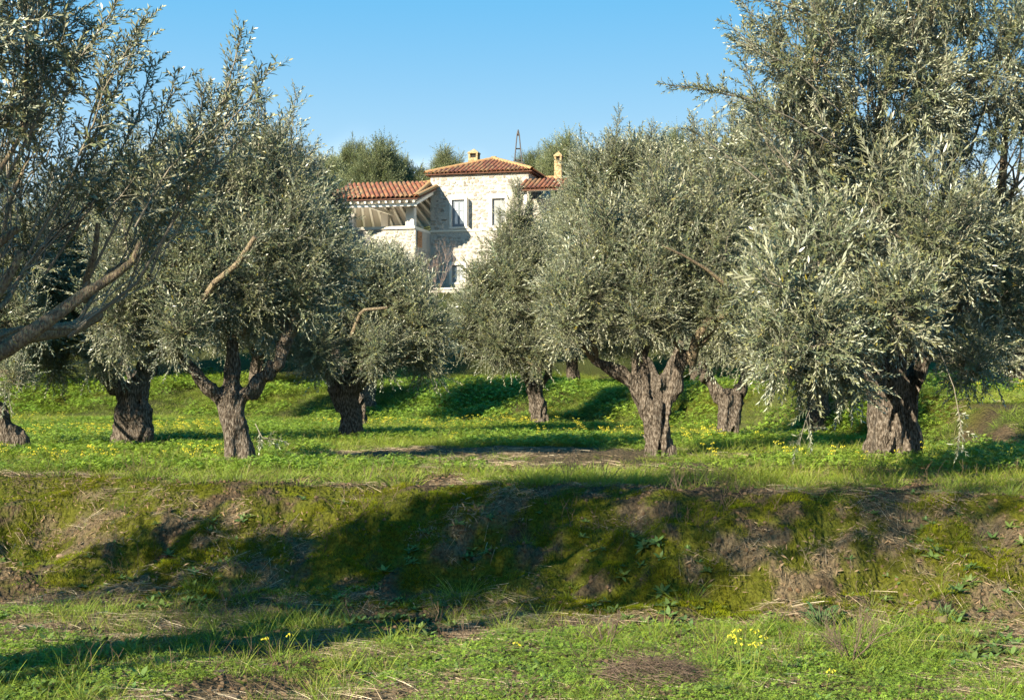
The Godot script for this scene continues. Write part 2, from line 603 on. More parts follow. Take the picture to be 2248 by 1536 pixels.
func solid(c: Color, rough: float, tex: Texture2D = null, scale := Vector3.ONE, bump: Texture2D = null, depth := 0.0, world := true) -> StandardMaterial3D:
	var m := StandardMaterial3D.new()
	m.albedo_color = c.linear_to_srgb()
	m.roughness = rough
	m.albedo_texture = tex
	if tex or bump:
		m.uv1_triplanar = true
		m.uv1_world_triplanar = world
		m.uv1_scale = scale
	if bump:
		m.heightmap_enabled = true
		m.heightmap_texture = bump
		m.heightmap_scale = depth
	return m

func make_materials() -> void:
	var bump := noise_tex(3, 0.03, ramp([[0.0, grey(0.0)], [1.0, grey(1.0)]]), 5)
	var fine := noise_tex(8, 0.09, ramp([[0.2, grey(0.0)], [0.8, grey(1.0)]]), 3)
	mat.leaf = tinted(0.37, 0.5)
	mat.leaf_far = tinted(0.42, 0.5)
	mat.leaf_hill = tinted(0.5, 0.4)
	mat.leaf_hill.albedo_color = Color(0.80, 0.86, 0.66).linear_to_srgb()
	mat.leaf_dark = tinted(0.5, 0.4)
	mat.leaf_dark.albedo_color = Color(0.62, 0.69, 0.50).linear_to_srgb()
	mat.grass = tinted(0.55, 0.35)
	mat.grass.backlight_enabled = true
	mat.grass.backlight = Color(0.7, 0.75, 0.35)
	mat.moss = tinted(0.9, 0.2)
	mat.moss.backlight_enabled = true
	mat.moss.backlight = Color(0.5, 0.5, 0.2)
	mat.petal = tinted(0.5, 0.3)
	mat.petal.backlight_enabled = true
	mat.petal.backlight = Color(0.6, 0.6, 0.5)
	mat.straw = tinted(0.8, 0.3)
	mat.clod = tinted(0.95, 0.2)
	mat.clod.albedo_color = Color(0.13, 0.09, 0.055).linear_to_srgb()
	mat.clod.uv1_triplanar = true
	mat.clod.albedo_texture = noise_tex(17, 0.05, ramp([[0.25, grey(0.5)], [0.75, grey(1.0)]]), 4)
	mat.clod.uv1_scale = Vector3.ONE * 0.6
	mat.bark = solid(Color.WHITE, 0.92, noise_tex(4, 0.02, ramp([[0.2, Color(0.03, 0.024, 0.019)], [0.45, Color(0.08, 0.064, 0.049)], [0.62, Color(0.145, 0.122, 0.097)], [0.8, Color(0.24, 0.215, 0.185)]]), 5), Vector3(3.6, 1.0, 3.6), bump, 3.0)
	mat.bark.metallic_specular = 0.25
	mat.limb = solid(Color.WHITE, 0.85, noise_tex(5, 0.025, ramp([[0.2, Color(0.075, 0.055, 0.04)], [0.5, Color(0.16, 0.125, 0.09)], [0.72, Color(0.25, 0.215, 0.15)], [0.85, Color(0.24, 0.21, 0.07)]]), 4), Vector3(3.5, 1.6, 3.5), bump, 1.2)
	mat.limb.metallic_specular = 0.25
	mat.twig = solid(Color(0.17, 0.15, 0.115), 0.8)
	mat.dry = solid(Color(0.115, 0.08, 0.058), 0.85)
	mat.ground = tinted(0.95, 0.2)
	mat.ground.albedo_texture = noise_tex(6, 0.035, ramp([[0.2, grey(0.28)], [0.45, grey(0.7)], [0.62, grey(1.0)], [0.8, grey(0.8)]]), 6, 1024)
	mat.ground.uv1_triplanar = true
	mat.ground.uv1_world_triplanar = true
	mat.ground.uv1_scale = Vector3.ONE * 0.75
	mat.ground.heightmap_enabled = true
	mat.ground.heightmap_texture = bump
	mat.ground.heightmap_scale = 5.0
	# the house
	mat.mortar = solid(Color.WHITE, 0.9, noise_tex(7, 0.03, ramp([[0.2, Color(0.37, 0.345, 0.305)], [0.7, Color(0.44, 0.418, 0.38)]]), 4), Vector3.ONE * 0.6, bump, 3.0)
	mat.stones = []
	for c in [Color(0.38, 0.355, 0.315), Color(0.41, 0.39, 0.35), Color(0.35, 0.32, 0.275), Color(0.27, 0.245, 0.21), Color(0.43, 0.41, 0.375)]:
		mat.stones.append(solid(c, 0.88, noise_tex(9, 0.05, ramp([[0.2, grey(0.7)], [0.7, grey(1.0)]]), 3, 256), Vector3.ONE * 1.5, fine, 1.0))
	mat.plaster = solid(Color(0.62, 0.59, 0.54), 0.85, noise_tex(10, 0.01, ramp([[0.2, grey(0.86)], [0.7, grey(1.0)]]), 3, 256), Vector3.ONE * 0.5)
	mat.ochre = solid(Color.WHITE, 0.9, noise_tex(13, 0.02, ramp([[0.2, Color(0.16, 0.105, 0.05)], [0.5, Color(0.31, 0.235, 0.12)], [0.8, Color(0.40, 0.33, 0.2)]]), 4, 256), Vector3.ONE * 1.2)
	mat.slab = solid(Color(0.62, 0.58, 0.5), 0.85)
	mat.white_wood = solid(Color(0.74, 0.72, 0.67), 0.6)
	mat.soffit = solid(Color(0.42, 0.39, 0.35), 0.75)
	mat.blue_wood = solid(Color(0.12, 0.155, 0.20), 0.5)
	mat.grey_wood = solid(Color(0.2, 0.215, 0.225), 0.6)
	mat.brown_wood = solid(Color(0.30, 0.15, 0.07), 0.6)
	mat.dark = solid(Color(0.02, 0.018, 0.016), 0.9)
	mat.glass = solid(Color(0.38, 0.41, 0.44), 0.06)
	mat.glass.metallic_specular = 0.9
	mat.iron = solid(Color(0.06, 0.05, 0.045), 0.7)
	mat.tiles = []
	for c in [Color(0.215, 0.072, 0.034), Color(0.25, 0.095, 0.043), Color(0.165, 0.06, 0.033), Color(0.27, 0.145, 0.065), Color(0.2, 0.11, 0.052)]:
		mat.tiles.append(solid(c, 0.8, noise_tex(14, 0.04, ramp([[0.2, grey(0.65)], [0.7, grey(1.0)]]), 3, 256), Vector3.ONE * 1.3))
	mat.ridge = solid(Color.WHITE, 0.85, noise_tex(15, 0.04, ramp([[0.25, Color(0.26, 0.11, 0.045)], [0.5, Color(0.33, 0.2, 0.08)], [0.8, Color(0.36, 0.28, 0.14)]]), 3, 256), Vector3.ONE * 1.5)
	mat.under_tile = solid(Color(0.12, 0.055, 0.035), 0.9)

# ---------------------------------------------------------------- ground
func axis(stops: Array) -> Array:
	# stops: [from, to, step] runs
	var out := []
	for s in stops:
		var n := int(ceil((s[1] - s[0]) / s[2]))
		for i in n:
			out.append(s[0] + (s[1] - s[0]) * i / n)
	out.append(stops[-1][1])
	return out

func build_ground() -> void:
	var ds := axis([[-80.0, -20.0, 10.0], [-20.0, 4.0, 2.0], [4.0, 7.4, 0.3], [7.4, 14.6, 0.05], [14.6, 22.0, 0.14], [22.0, 40.0, 0.25], [40.0, 110.0, 1.4], [110.0, 160.0, 5.0], [160.0, 400.0, 24.0]])
	var xs := axis([[-420.0, -90.0, 33.0], [-90.0, -30.0, 4.0], [-30.0, -14.0, 0.8], [-14.0, -5.6, 0.22], [-5.6, 5.6, 0.055], [5.6, 14.0, 0.22], [14.0, 30.0, 0.8], [30.0, 90.0, 4.0], [90.0, 420.0, 33.0]])
	var nx := xs.size()
	var nd := ds.size()
	var v := PackedVector3Array()
	var col := PackedColorArray()
	v.resize(nx * nd)
	col.resize(nx * nd)
	for j in nd:
		var d: float = ds[j]
		for i in nx:
			var x: float = xs[i]
			v[j * nx + i] = Vector3(x, height(x, d), -d)
			col[j * nx + i] = ground_color(x, d)
	var nor := PackedVector3Array()
	nor.resize(nx * nd)
	for j in nd:
		for i in nx:
			var a := v[j * nx + maxi(i - 1, 0)]
			var b := v[j * nx + mini(i + 1, nx - 1)]
			var c := v[maxi(j - 1, 0) * nx + i]
			var e := v[mini(j + 1, nd - 1) * nx + i]
			nor[j * nx + i] = (b - a).cross(e - c).normalized()
	var idx := PackedInt32Array()
	idx.resize((nx - 1) * (nd - 1) * 6)
	var w := 0
	for j in nd - 1:
		for i in nx - 1:
			var p := j * nx + i
			for q in [p, p + nx, p + nx + 1, p, p + nx + 1, p + 1]:
				idx[w] = q
				w += 1
	var arr := []
	arr.resize(Mesh.ARRAY_MAX)
	arr[Mesh.ARRAY_VERTEX] = v
	arr[Mesh.ARRAY_NORMAL] = nor
	arr[Mesh.ARRAY_COLOR] = col
	arr[Mesh.ARRAY_INDEX] = idx
	var me := ArrayMesh.new()
	me.add_surface_from_arrays(Mesh.PRIMITIVE_TRIANGLES, arr)
	var o := part("ground", me, mat.ground, self)
	o.set_meta("kind", "structure")
	o.set_meta("label", "grove ground with a mossy earth bank between two levels")

# ---------------------------------------------------------------- trunks as one smooth body
func sdf_mesh(caps: Array, cell: float, rough: float, sd: int) -> ArrayMesh:
	# caps: [a, b, ra, rb]
	var lo := Vector3(1e9, 1e9, 1e9)
	var hi := -lo
	for c in caps:
		var m := maxf(c[2], c[3]) * 1.45 + cell * 2
		for p in [c[0], c[1]]:
			lo = lo.min(p - Vector3(m, m, m))
			hi = hi.max(p + Vector3(m, m, m))
	var nx := int((hi.x - lo.x) / cell) + 2
	var ny := int((hi.y - lo.y) / cell) + 2
	var nz := int((hi.z - lo.z) / cell) + 2
	var f := PackedFloat32Array()
	f.resize(nx * ny * nz)
	f.fill(1.0)
	var k := 0.055
	var off := sd * 37.0
	var reach := 0.3
	for y in ny:
		for z in nz:
			for x in nx:
				var p := lo + Vector3(x, y, z) * cell
				var d := 1.0
				var rad := 0.2
				for c in caps:
					var a: Vector3 = c[0]
					var ab: Vector3 = c[1] - a
					var t := clampf((p - a).dot(ab) / ab.length_squared(), 0.0, 1.0)
					var r := lerpf(c[2], c[3], t)
					var q := p.distance_to(a + ab * t) - r
					if q < d: rad = r
					var h := clampf(0.5 + 0.5 * (d - q) / k, 0.0, 1.0)
					d = lerpf(d, q, h) - k * h * (1.0 - h)
				if absf(d) < reach:
					var tw := p.y * 0.9
					var u := p.x * cos(tw) - p.z * sin(tw)
					var w := p.x * sin(tw) + p.z * cos(tw)
					var n1 := absf(bark_noise.get_noise_3d(u * 150.0 + off, p.y * 32.0, w * 150.0))
					var n2 := bark_noise.get_noise_3d(u * 420.0, p.y * 130.0 + off, w * 420.0)
					var n3 := bark_noise.get_noise_3d(p.x * 70.0 + off, p.y * 70.0, p.z * 70.0)
					d += rough * rad * (0.85 - 2.6 * n1 * -1.0 - 1.1) + rough * rad * (0.45 * n2 + 0.5 * n3)
				f[(y * nz + z) * nx + x] = d
	var id := PackedInt32Array()
	id.resize(nx * ny * nz)
	id.fill(-1)
	var verts := PackedVector3Array()
	var norms := PackedVector3Array()
	var sx := 1
	var sz := nx
	var sy := nx * nz
	var corner := [0, sx, sz, sx + sz, sy, sy + sx, sy + sz, sy + sx + sz]
	var cpos := [Vector3(0, 0, 0), Vector3(1, 0, 0), Vector3(0, 0, 1), Vector3(1, 0, 1), Vector3(0, 1, 0), Vector3(1, 1, 0), Vector3(0, 1, 1), Vector3(1, 1, 1)]
	var edges := [[0, 1], [2, 3], [4, 5], [6, 7], [0, 2], [1, 3], [4, 6], [5, 7], [0, 4], [1, 5], [2, 6], [3, 7]]
	for y in ny - 1:
		for z in nz - 1:
			for x in nx - 1:
				var i := y * sy + z * sz + x
				var neg := 0
				for c in 8:
					if f[i + corner[c]] < 0.0: neg += 1
				if neg == 0 or neg == 8:
					continue
				var sum := Vector3.ZERO
				var cnt := 0
				for e in edges:
					var va := f[i + corner[e[0]]]
					var vb := f[i + corner[e[1]]]
					if (va < 0.0) != (vb < 0.0):
						sum += (cpos[e[0]] as Vector3).lerp(cpos[e[1]], va / (va - vb))
						cnt += 1
				var g := Vector3(f[i + 1] + f[i + 1 + sz] + f[i + 1 + sy] + f[i + 1 + sy + sz] - f[i] - f[i + sz] - f[i + sy] - f[i + sy + sz],
					f[i + sy] + f[i + sy + 1] + f[i + sy + sz] + f[i + sy + sz + 1] - f[i] - f[i + 1] - f[i + sz] - f[i + sz + 1],
					f[i + sz] + f[i + sz + 1] + f[i + sz + sy] + f[i + sz + sy + 1] - f[i] - f[i + 1] - f[i + sy] - f[i + sy + 1])
				id[i] = verts.size()
				verts.append(lo + (Vector3(x, y, z) + sum / cnt) * cell)
				norms.append(g.normalized())
	var idx := PackedInt32Array()
	for y in range(1, ny - 1):
		for z in range(1, nz - 1):
			for x in range(1, nx - 1):
				var i := y * sy + z * sz + x
				var s := f[i] < 0.0
				for e in [[sx, sy, sz], [sy, sz, sx], [sz, sx, sy]]:
					var o := f[i + e[0]] < 0.0
					if s == o: continue
					var a := id[i]
					var b := id[i - e[1]]
					var c := id[i - e[1] - e[2]]
					var d := id[i - e[2]]
					if a < 0 or b < 0 or c < 0 or d < 0: continue
					var tri := [a, c, b, a, d, c] if s else [a, b, c, a, c, d]
					for t in tri: idx.append(t)
	var arr := []
	arr.resize(Mesh.ARRAY_MAX)
	arr[Mesh.ARRAY_VERTEX] = verts
	arr[Mesh.ARRAY_NORMAL] = norms
	arr[Mesh.ARRAY_INDEX] = idx
	var me := ArrayMesh.new()
	me.add_surface_from_arrays(Mesh.PRIMITIVE_TRIANGLES, arr)
	return me

# ---------------------------------------------------------------- olive trees
# lobes: [centre (local), radius, shoots]; arms: polylines that rise from the trunk, [[points], r0, r1]
func lobe_shoots(r: RandomNumberGenerator, lobe: Array, out: Array, tints: Array, size: float, top_whips: float) -> void:
	var c: Vector3 = lobe[0]
	var rad: float = lobe[1]
	var count: int = lobe[2]
	var sd := r.randf_range(0, 900)
	var tone_lobe := r.randf_range(0.92, 1.08)
	for i in count:
		var dir := Vector3.ZERO
		for tries in 6:
			dir = Vector3(r.randfn(), r.randfn(), r.randfn()).normalized()
			# gaps between the sprays
			if noise_b.get_noise_3d(dir.x * 130.0 + sd, dir.y * 130.0, dir.z * 130.0) > -0.12: break
		var bump := 1.0 + 0.5 * noise_a.get_noise_3d(dir.x * 70.0 + sd, dir.y * 70.0, dir.z * 70.0)
		var p := c + dir * rad * bump * (0.42 + 0.58 * pow(r.randf(), 0.55)) * Vector3(1.0, 0.88, 1.0)
		var lift := r.randf_range(0.25, 0.95)
		if dir.y < -0.15:
			lift = r.randf_range(-0.7, 0.45)
		var d := (dir * 0.75 + Vector3.UP * lift + Vector3(r.randf_range(-0.55, 0.55), r.randf_range(-0.3, 0.3), r.randf_range(-0.55, 0.55))).normalized()
		var z := size * r.randf_range(0.7, 1.25)
		if dir.y > 0.55 and r.randf() < top_whips:
			d = (Vector3.UP + dir * 0.3 + Vector3(r.randf_range(-0.25, 0.25), 0, r.randf_range(-0.25, 0.25))).normalized()
			z *= r.randf_range(1.2, 1.7)
		var fr := frame_of(d)
		var a := r.randf_range(0, TAU)
		var sx: Vector3 = fr[0] * cos(a) + fr[1] * sin(a)
		var b := Basis(sx, d, sx.cross(d).normalized()).scaled_local(Vector3(1, 1, 1) * z)
		out.append(Transform3D(b, p - d * 0.12 * z))
		var tone := tone_lobe * r.randf_range(0.82, 1.2)
		var yellow := r.randf_range(-0.08, 0.035)
		tints.append(Color(tone * (1.0 + yellow), tone, tone * (1.0 - yellow * 1.2)))

func along_whip(r: RandomNumberGenerator, pts: Array, from: float, step: float, out: Array, tints: Array, size: float, spread: float) -> void:
	for i in pts.size() - 1:
		var a: Vector3 = pts[i]
		var b: Vector3 = pts[i + 1]
		var n := int(a.distance_to(b) / step)
		for k in n:
			var t := (i + float(k) / n) / (pts.size() - 1)
			if t < from: continue
			var ax := (b - a).normalized()
			var fr := frame_of(ax)
			var an := r.randf_range(0, TAU)
			var d: Vector3 = (ax + (fr[0] * cos(an) + fr[1] * sin(an)) * spread * (1.15 - t)).normalized()
			var z := size * r.randf_range(0.85, 1.35) * (1.1 - 0.3 * t)
			var f2 := frame_of(d)
			var bs := Basis(f2[0], d, f2[0].cross(d).normalized()).scaled_local(Vector3.ONE * z)
			out.append(Transform3D(bs, a.lerp(b, float(k) / n)))
			var tone := r.randf_range(0.8, 1.15)
			tints.append(Color(tone, tone, tone))

func olive(called: String, label: String, spec: Dictionary) -> Node3D:
	var base: Vector3 = spec.base
	var t := thing(called, label, "olive tree", base, 0.0, spec.get("group", ""))
	var r := RandomNumberGenerator.new()
	r.seed = spec.seed
	# trunk
	var caps := []
	var ends := []
	for c in spec.trunk:
		caps.append([c[0], c[1], c[2], c[3]])
	for a in spec.get("arms", []):
		var pts: Array = a[0]
		for i in pts.size() - 1:
			var t0 := float(i) / (pts.size() - 1)
			var t1 := float(i + 1) / (pts.size() - 1)
			caps.append([pts[i], pts[i + 1], lerpf(a[1], a[2], t0), lerpf(a[1], a[2], t1)])
		ends.append([pts[-1], a[2]])
	# root flare
	var r0: float = spec.trunk[0][2]
	for k in 6:
		var an := TAU * k / 6.0 + r.randf_range(-0.3, 0.3)
		var o := Vector3(cos(an), 0, sin(an))
		caps.append([spec.trunk[0][0] + o * r0 * 0.35 + Vector3.UP * r0 * 1.3, spec.trunk[0][0] + o * r0 * r.randf_range(0.8, 1.15) + Vector3.DOWN * 0.06, r0 * 0.42, r0 * 0.25])
	var trunk := part("trunk", sdf_mesh(caps, spec.get("cell", 0.03), spec.get("rough", 0.34), spec.seed), mat.bark, t)
	# limbs from the arm ends to every lobe, then branches inside it
	var st_b := begin()
	var shoots := []
	var tints := []
	var size: float = spec.get("size", 1.0)
	for l in spec.lobes:
		var c: Vector3 = l[0]
		var best := 0
		for i in ends.size():
			if ends[i][0].distance_to(c) < ends[best][0].distance_to(c): best = i
		var from: Vector3 = ends[best][0]
		var thick: float = minf(ends[best][1] * 0.8, 0.035 + 0.035 * l[1]) * spec.get("thin", 1.0)
		var pts := bend(from, c + Vector3.DOWN * l[1] * 0.3, 5, -0.06, r, 0.05)
		var st := begin()
		tube(st, pts, tapered(6, thick, thick * 0.5), 9, Color.WHITE, 0.25)
		part("limb", st.commit(), mat.limb, trunk)
		var k := int(spec.get("branches", 10))
		for j in k:
			var dir := Vector3(r.randfn(), absf(r.randfn()) * 0.8 + 0.1, r.randfn()).normalized()
			var tip: Vector3 = c + dir * l[1] * r.randf_range(0.75, 1.1)
			var b := bend(pts[3 + j % 3], tip, 4, -0.08, r, 0.06)
			tube(st_b, b, tapered(5, thick * r.randf_range(0.18, 0.4), 0.004), 5)
		lobe_shoots(r, l, shoots, tints, size, spec.get("whips", 0.25))
	var sprigs := []
	var sprig_tints := []
	for q in spec.get("wild", []):
		# more upright shoots of the same kind between two rows of the crown
		for k in q[0]:
			var a0 := at(r.randf_range(q[1], q[2]), r.randf_range(q[3], q[4]), r.randf_range(q[5], q[6])) - base
			var a1 := a0 + Vector3(r.randf_range(q[7], q[8]), r.randf_range(q[9], q[10]), r.randf_range(-0.3, 0.3))
			var wp := bend(a0, a1, 4, r.randf_range(-0.08, 0.08), r, 0.03)
			tube(st_b, wp, tapered(5, 0.007, 0.0025), 5)
			along_whip(r, wp, r.randf_range(0.0, 0.35), 0.04, sprigs, sprig_tints, 1.05, 0.9)
	var tops: Array = spec.lobes.duplicate()
	tops.sort_custom(func(p, q): return p[0].y + p[1] > q[0].y + q[1])
	for i in mini(spec.get("tops", 5), tops.size()):
		for k in 5:
			var o: Vector3 = Vector3(r.randf_range(-0.7, 0.7), r.randf_range(0.3, 0.8), r.randf_range(-0.7, 0.7)) * tops[i][1]
			var w0: Vector3 = tops[i][0] + o
			var w1 := w0 + Vector3(o.x * 0.35, r.randf_range(0.45, 0.95), o.z * 0.35)
			var wp := bend(w0, w1, 4, 0.0, r, 0.03)
			tube(st_b, wp, tapered(5, 0.007, 0.0025), 5)
			along_whip(r, wp, r.randf_range(0.0, 0.3), 0.045, sprigs, sprig_tints, 1.1, 0.8)
	for w in spec.get("whip_lines", []):
		tube(st_b, w[0], tapered(w[0].size(), w[1], 0.003), 6)
		along_whip(r, w[0], w[2], w[3], sprigs, sprig_tints, 1.05, w[5])
	for b in spec.get("boughs", []):
		var st := begin()
		tube(st, b[0], tapered(b[0].size(), b[1], b[2]), 14, Color.WHITE, 0.22)
		part("limb", st.commit(), mat.limb, trunk)
	var br := part("branches", st_b.commit(), mat.twig, t)
	br.set_meta("kind", "stuff")
	var kinds: Array = shape[spec.get("lod", "mid")]
	for k in kinds.size():
		var w := []
		var ti := []
		for i in range(k, shoots.size(), kinds.size()):
			w.append(shoots[i])
			ti.append(tints[i])
		scatter("crown", kinds[k], mat.leaf if spec.get("lod", "mid") != "far" else mat.leaf_far, w, ti, t)
	for k in 2:
		var w := []
		var ti := []
		for i in range(k, sprigs.size(), 2):
			w.append(sprigs[i])
			ti.append(sprig_tints[i])
		if w.size(): scatter("crown", shape.sprig[k], mat.leaf, w, ti, t)
	return t

# a lobe given by where its middle stands: photo column and row, distance, radius in photo pixels
func lobe(base: Vector3, px: float, py: float, d: float, rpx: float, per := 1.0) -> Array:
	# the sprays stand out past the lobe itself
	var r := rpx / FOCAL * d
	return [at(px, py, d) - base, maxf(0.42 * r, 0.94 * r - 0.24), int(per * r * r * 400.0)]

func lobes_of(base: Vector3, list: Array, per: float) -> Array:
	var out := []
	for l in list:
		out.append(lobe(base, l[0], l[1], l[2], l[3], per * (l[4] if l.size() > 4 else 1.0)))
	return out

func rel(base: Vector3, list: Array) -> Array:
	var out := []
	for l in list:
		out.append(at(l[0], l[1], l[2]) - base)
	return out

func build_trees() -> void:
	var b: Vector3
	# --- the big tree on the right, its sprays hanging towards the camera
	b = on_ground(1958, 16.2)
	olive("olive_tree", "large silvery olive tree with split trunk at right, overhanging the terrace edge", {
		"base": b, "seed": 101, "wild": [[16, 1660, 1850, 60, 420, 13.0, 14.2, -0.7, -0.15, 0.1, 0.7], [14, 1680, 1850, 640, 860, 11.9, 12.6, -0.5, 0.0, -0.1, 0.5], [8, 1680, 2000, -60, 60, 13.5, 14.5, -0.5, 0.3, 0.3, 0.9]], "lod": "near", "cell": 0.026, "size": 1.0, "branches": 14, "whips": 0.3,
		"trunk": [[Vector3(-0.02, -0.1, 0), Vector3(-0.06, 0.55, 0), 0.30, 0.22], [Vector3(0.24, -0.1, -0.05), Vector3(0.18, 0.7, -0.05), 0.17, 0.13], [Vector3(-0.06, 0.55, 0), Vector3(-0.05, 0.9, 0), 0.22, 0.25]],
		"arms": [[[Vector3(-0.06, 0.8, 0), Vector3(-0.3, 1.25, 0.15), Vector3(-0.75, 1.75, 0.5)], 0.17, 0.09], [[Vector3(0.0, 0.8, 0), Vector3(0.1, 1.4, -0.05), Vector3(0.25, 2.1, 0.1)], 0.16, 0.1], [[Vector3(0.18, 0.6, -0.05), Vector3(0.45, 1.3, -0.2), Vector3(0.95, 1.9, -0.3)], 0.13, 0.08]],
		"lobes": lobes_of(b, [[1930, 190, 14.6, 250, 0.62], [2130, 120, 15.2, 260, 0.6], [1790, 110, 14.0, 190, 0.6], [1730, 330, 14.2, 170, 0.75], [1880, 400, 15.0, 200, 0.75], [2030, 500, 13.6, 210, 1.1], [1800, 560, 13.2, 170], [1770, 740, 12.2, 165, 1.4], [1860, 810, 12.4, 100, 1.1], [2130, 640, 15.0, 210], [2230, 360, 15.4, 230, 0.6], [1960, 690, 12.6, 140, 1.2], [2140, 800, 14.0, 90], [2270, 620, 15.5, 180], [1700, 610, 12.8, 80, 0.8], [2050, -60, 15, 260, 0.55]], 0.82),
		"whip_lines": [[rel(b, [[1850, 330, 13.6], [1740, 260, 13.4], [1640, 215, 13.2], [1560, 200, 13.1], [1465, 185, 13.0]]), 0.009, 0.3, 0.06, 0.62, 0.9], [rel(b, [[1850, 250, 13.6], [1740, 150, 13.4], [1650, 95, 13.3], [1590, 45, 13.2]]), 0.008, 0.3, 0.07, 0.62, 0.9],
			[rel(b, [[1820, 600, 12.4], [1740, 640, 12.0], [1690, 620, 11.9], [1655, 575, 11.9]]), 0.012, 0.2, 0.06, 0.55, 0.8], [rel(b, [[2060, 760, 13.0], [2095, 850, 12.6], [2110, 930, 12.5], [2105, 985, 12.5]]), 0.004, 0.45, 0.07, 0.4, 0.9], [rel(b, [[1800, 850, 12.3], [1770, 920, 12.1], [1755, 975, 12.0]]), 0.004, 0.2, 0.07, 0.42, 0.9], [rel(b, [[1850, 60, 13.8], [1720, 10, 13.6], [1640, -10, 13.5]]), 0.012, 0.3, 0.08, 0.6, 0.9]],
		"boughs": [[rel(b, [[1990, 760, 15.6], [2000, 690, 15.2], [2040, 630, 14.6], [2110, 610, 14.0]]), 0.09, 0.05], [rel(b, [[1960, 620, 15.6], [1940, 420, 15.2], [1900, 320, 15.0], [1860, 230, 14.8]]), 0.06, 0.025], [rel(b, [[2160, 560, 15.6], [2200, 420, 15.5], [2210, 250, 15.4]]), 0.07, 0.03]]})
	# --- the tree whose limbs reach in from the left
	b = Vector3(-4.35, height(-4.35, 7.4), -7.4)
	olive("olive_tree", "nearest olive tree leaning in from the left edge, pale pruned boughs and dark upright shoots", {
		"base": b, "seed": 102, "thin": 0.5, "tops": 0, "wild": [[9, 40, 420, 420, 640, 8.4, 9.4, 0.1, 0.45, 0.4, 0.9], [7, 40, 200, 150, 350, 8.2, 9.0, 0.1, 0.4, 0.4, 0.8]], "lod": "near", "cell": 0.03, "size": 0.9, "branches": 12, "whips": 0.3,
		"trunk": [[Vector3(0, -0.1, 0), Vector3(0.05, 0.7, 0), 0.36, 0.27], [Vector3(0.05, 0.7, 0), Vector3(0.1, 1.2, 0), 0.27, 0.26]],
		"arms": [[[Vector3(0.1, 1.1, 0), Vector3(0.6, 1.55, -0.1), Vector3(1.15, 1.85, -0.3)], 0.2, 0.1], [[Vector3(0.1, 1.1, 0), Vector3(-0.2, 1.8, 0.1), Vector3(-0.5, 2.4, 0.2)], 0.2, 0.11], [[Vector3(0.1, 1.1, 0), Vector3(0.3, 1.7, 0.4), Vector3(0.5, 2.3, 0.8)], 0.17, 0.1]],
		"lobes": lobes_of(b, [[60, 70, 8.4, 190, 0.7], [-60, 250, 8.2, 170, 0.55], [-70, 20, 8.0, 200, 0.45], [60, 330, 9.0, 150, 0.55], [40, 560, 9.2, 110, 0.5], [200, 430, 9.2, 110, 0.4], [320, 540, 9.4, 100, 0.35]], 0.8) + [[Vector3(-6.0, 2.2, -8.8) - b, 0.45, 110], [Vector3(-5.2, 2.3, -8.4) - b, 0.45, 130], [Vector3(-4.5, 2.5, -8.2) - b, 0.5, 100], [Vector3(-3.9, 2.4, -8.1) - b, 0.45, 90], [Vector3(-3.5, 2.75, -7.9) - b, 0.4, 60]],
		"whip_lines": [[rel(b, [[150, 740, 9.0], [300, 620, 8.9], [390, 470, 8.8], [440, 350, 8.7], [490, 220, 8.7], [530, 80, 8.6]]), 0.013, 0.36, 0.035, 0.75, 0.9], [rel(b, [[180, 640, 8.9], [260, 480, 8.9], [330, 320, 8.8], [380, 190, 8.7]]), 0.011, 0.3, 0.04, 0.72, 0.9], [rel(b, [[60, 560, 8.7], [150, 400, 8.7], [240, 230, 8.6], [320, 40, 8.5]]), 0.011, 0.25, 0.04, 0.72, 0.9], [rel(b, [[100, 600, 9], [220, 420, 9], [300, 260, 9], [335, 130, 9]]), 0.01, 0.25, 0.045, 0.7, 0.9], [rel(b, [[330, 600, 9], [400, 420, 9], [430, 300, 9], [450, 190, 9]]), 0.009, 0.25, 0.045, 0.65, 0.9], [rel(b, [[0, 420, 8.3], [90, 240, 8.3], [180, 120, 8.3], [255, 10, 8.2]]), 0.01, 0.2, 0.04, 0.7, 0.9], [rel(b, [[440, 350, 8.7], [510, 260, 8.7], [570, 190, 8.7], [590, 150, 8.7]]), 0.006, 0.15, 0.045, 0.6, 0.9], [rel(b, [[430, 400, 8.8], [500, 340, 8.8], [545, 290, 8.8]]), 0.005, 0.2, 0.045, 0.6, 0.9]],
		"boughs": [[rel(b, [[-60, 800, 8.2], [10, 770, 8.2], [90, 715, 8.2], [180, 650, 8.3], [250, 605, 8.3], [292, 572, 8.3], [308, 530, 8.3]]), 0.06, 0.016], [rel(b, [[-100, 800, 8.6], [0, 745, 8.9], [70, 735, 9.2], [160, 720, 9.6], [215, 690, 9.8]]), 0.07, 0.045], [rel(b, [[188, 660, 9.0], [190, 610, 8.9], [207, 560, 8.8], [215, 490, 8.8]]), 0.03, 0.018], [rel(b, [[-60, 720, 8.1], [0, 630, 8.1], [28, 590, 8.1], [45, 550, 8.1]]), 0.04, 0.018], [rel(b, [[-80, 620, 8.4], [-10, 535, 8.4], [40, 500, 8.4]]), 0.05, 0.02]]})
	# --- the forked tree left of the middle
	b = on_ground(520, 15.9)
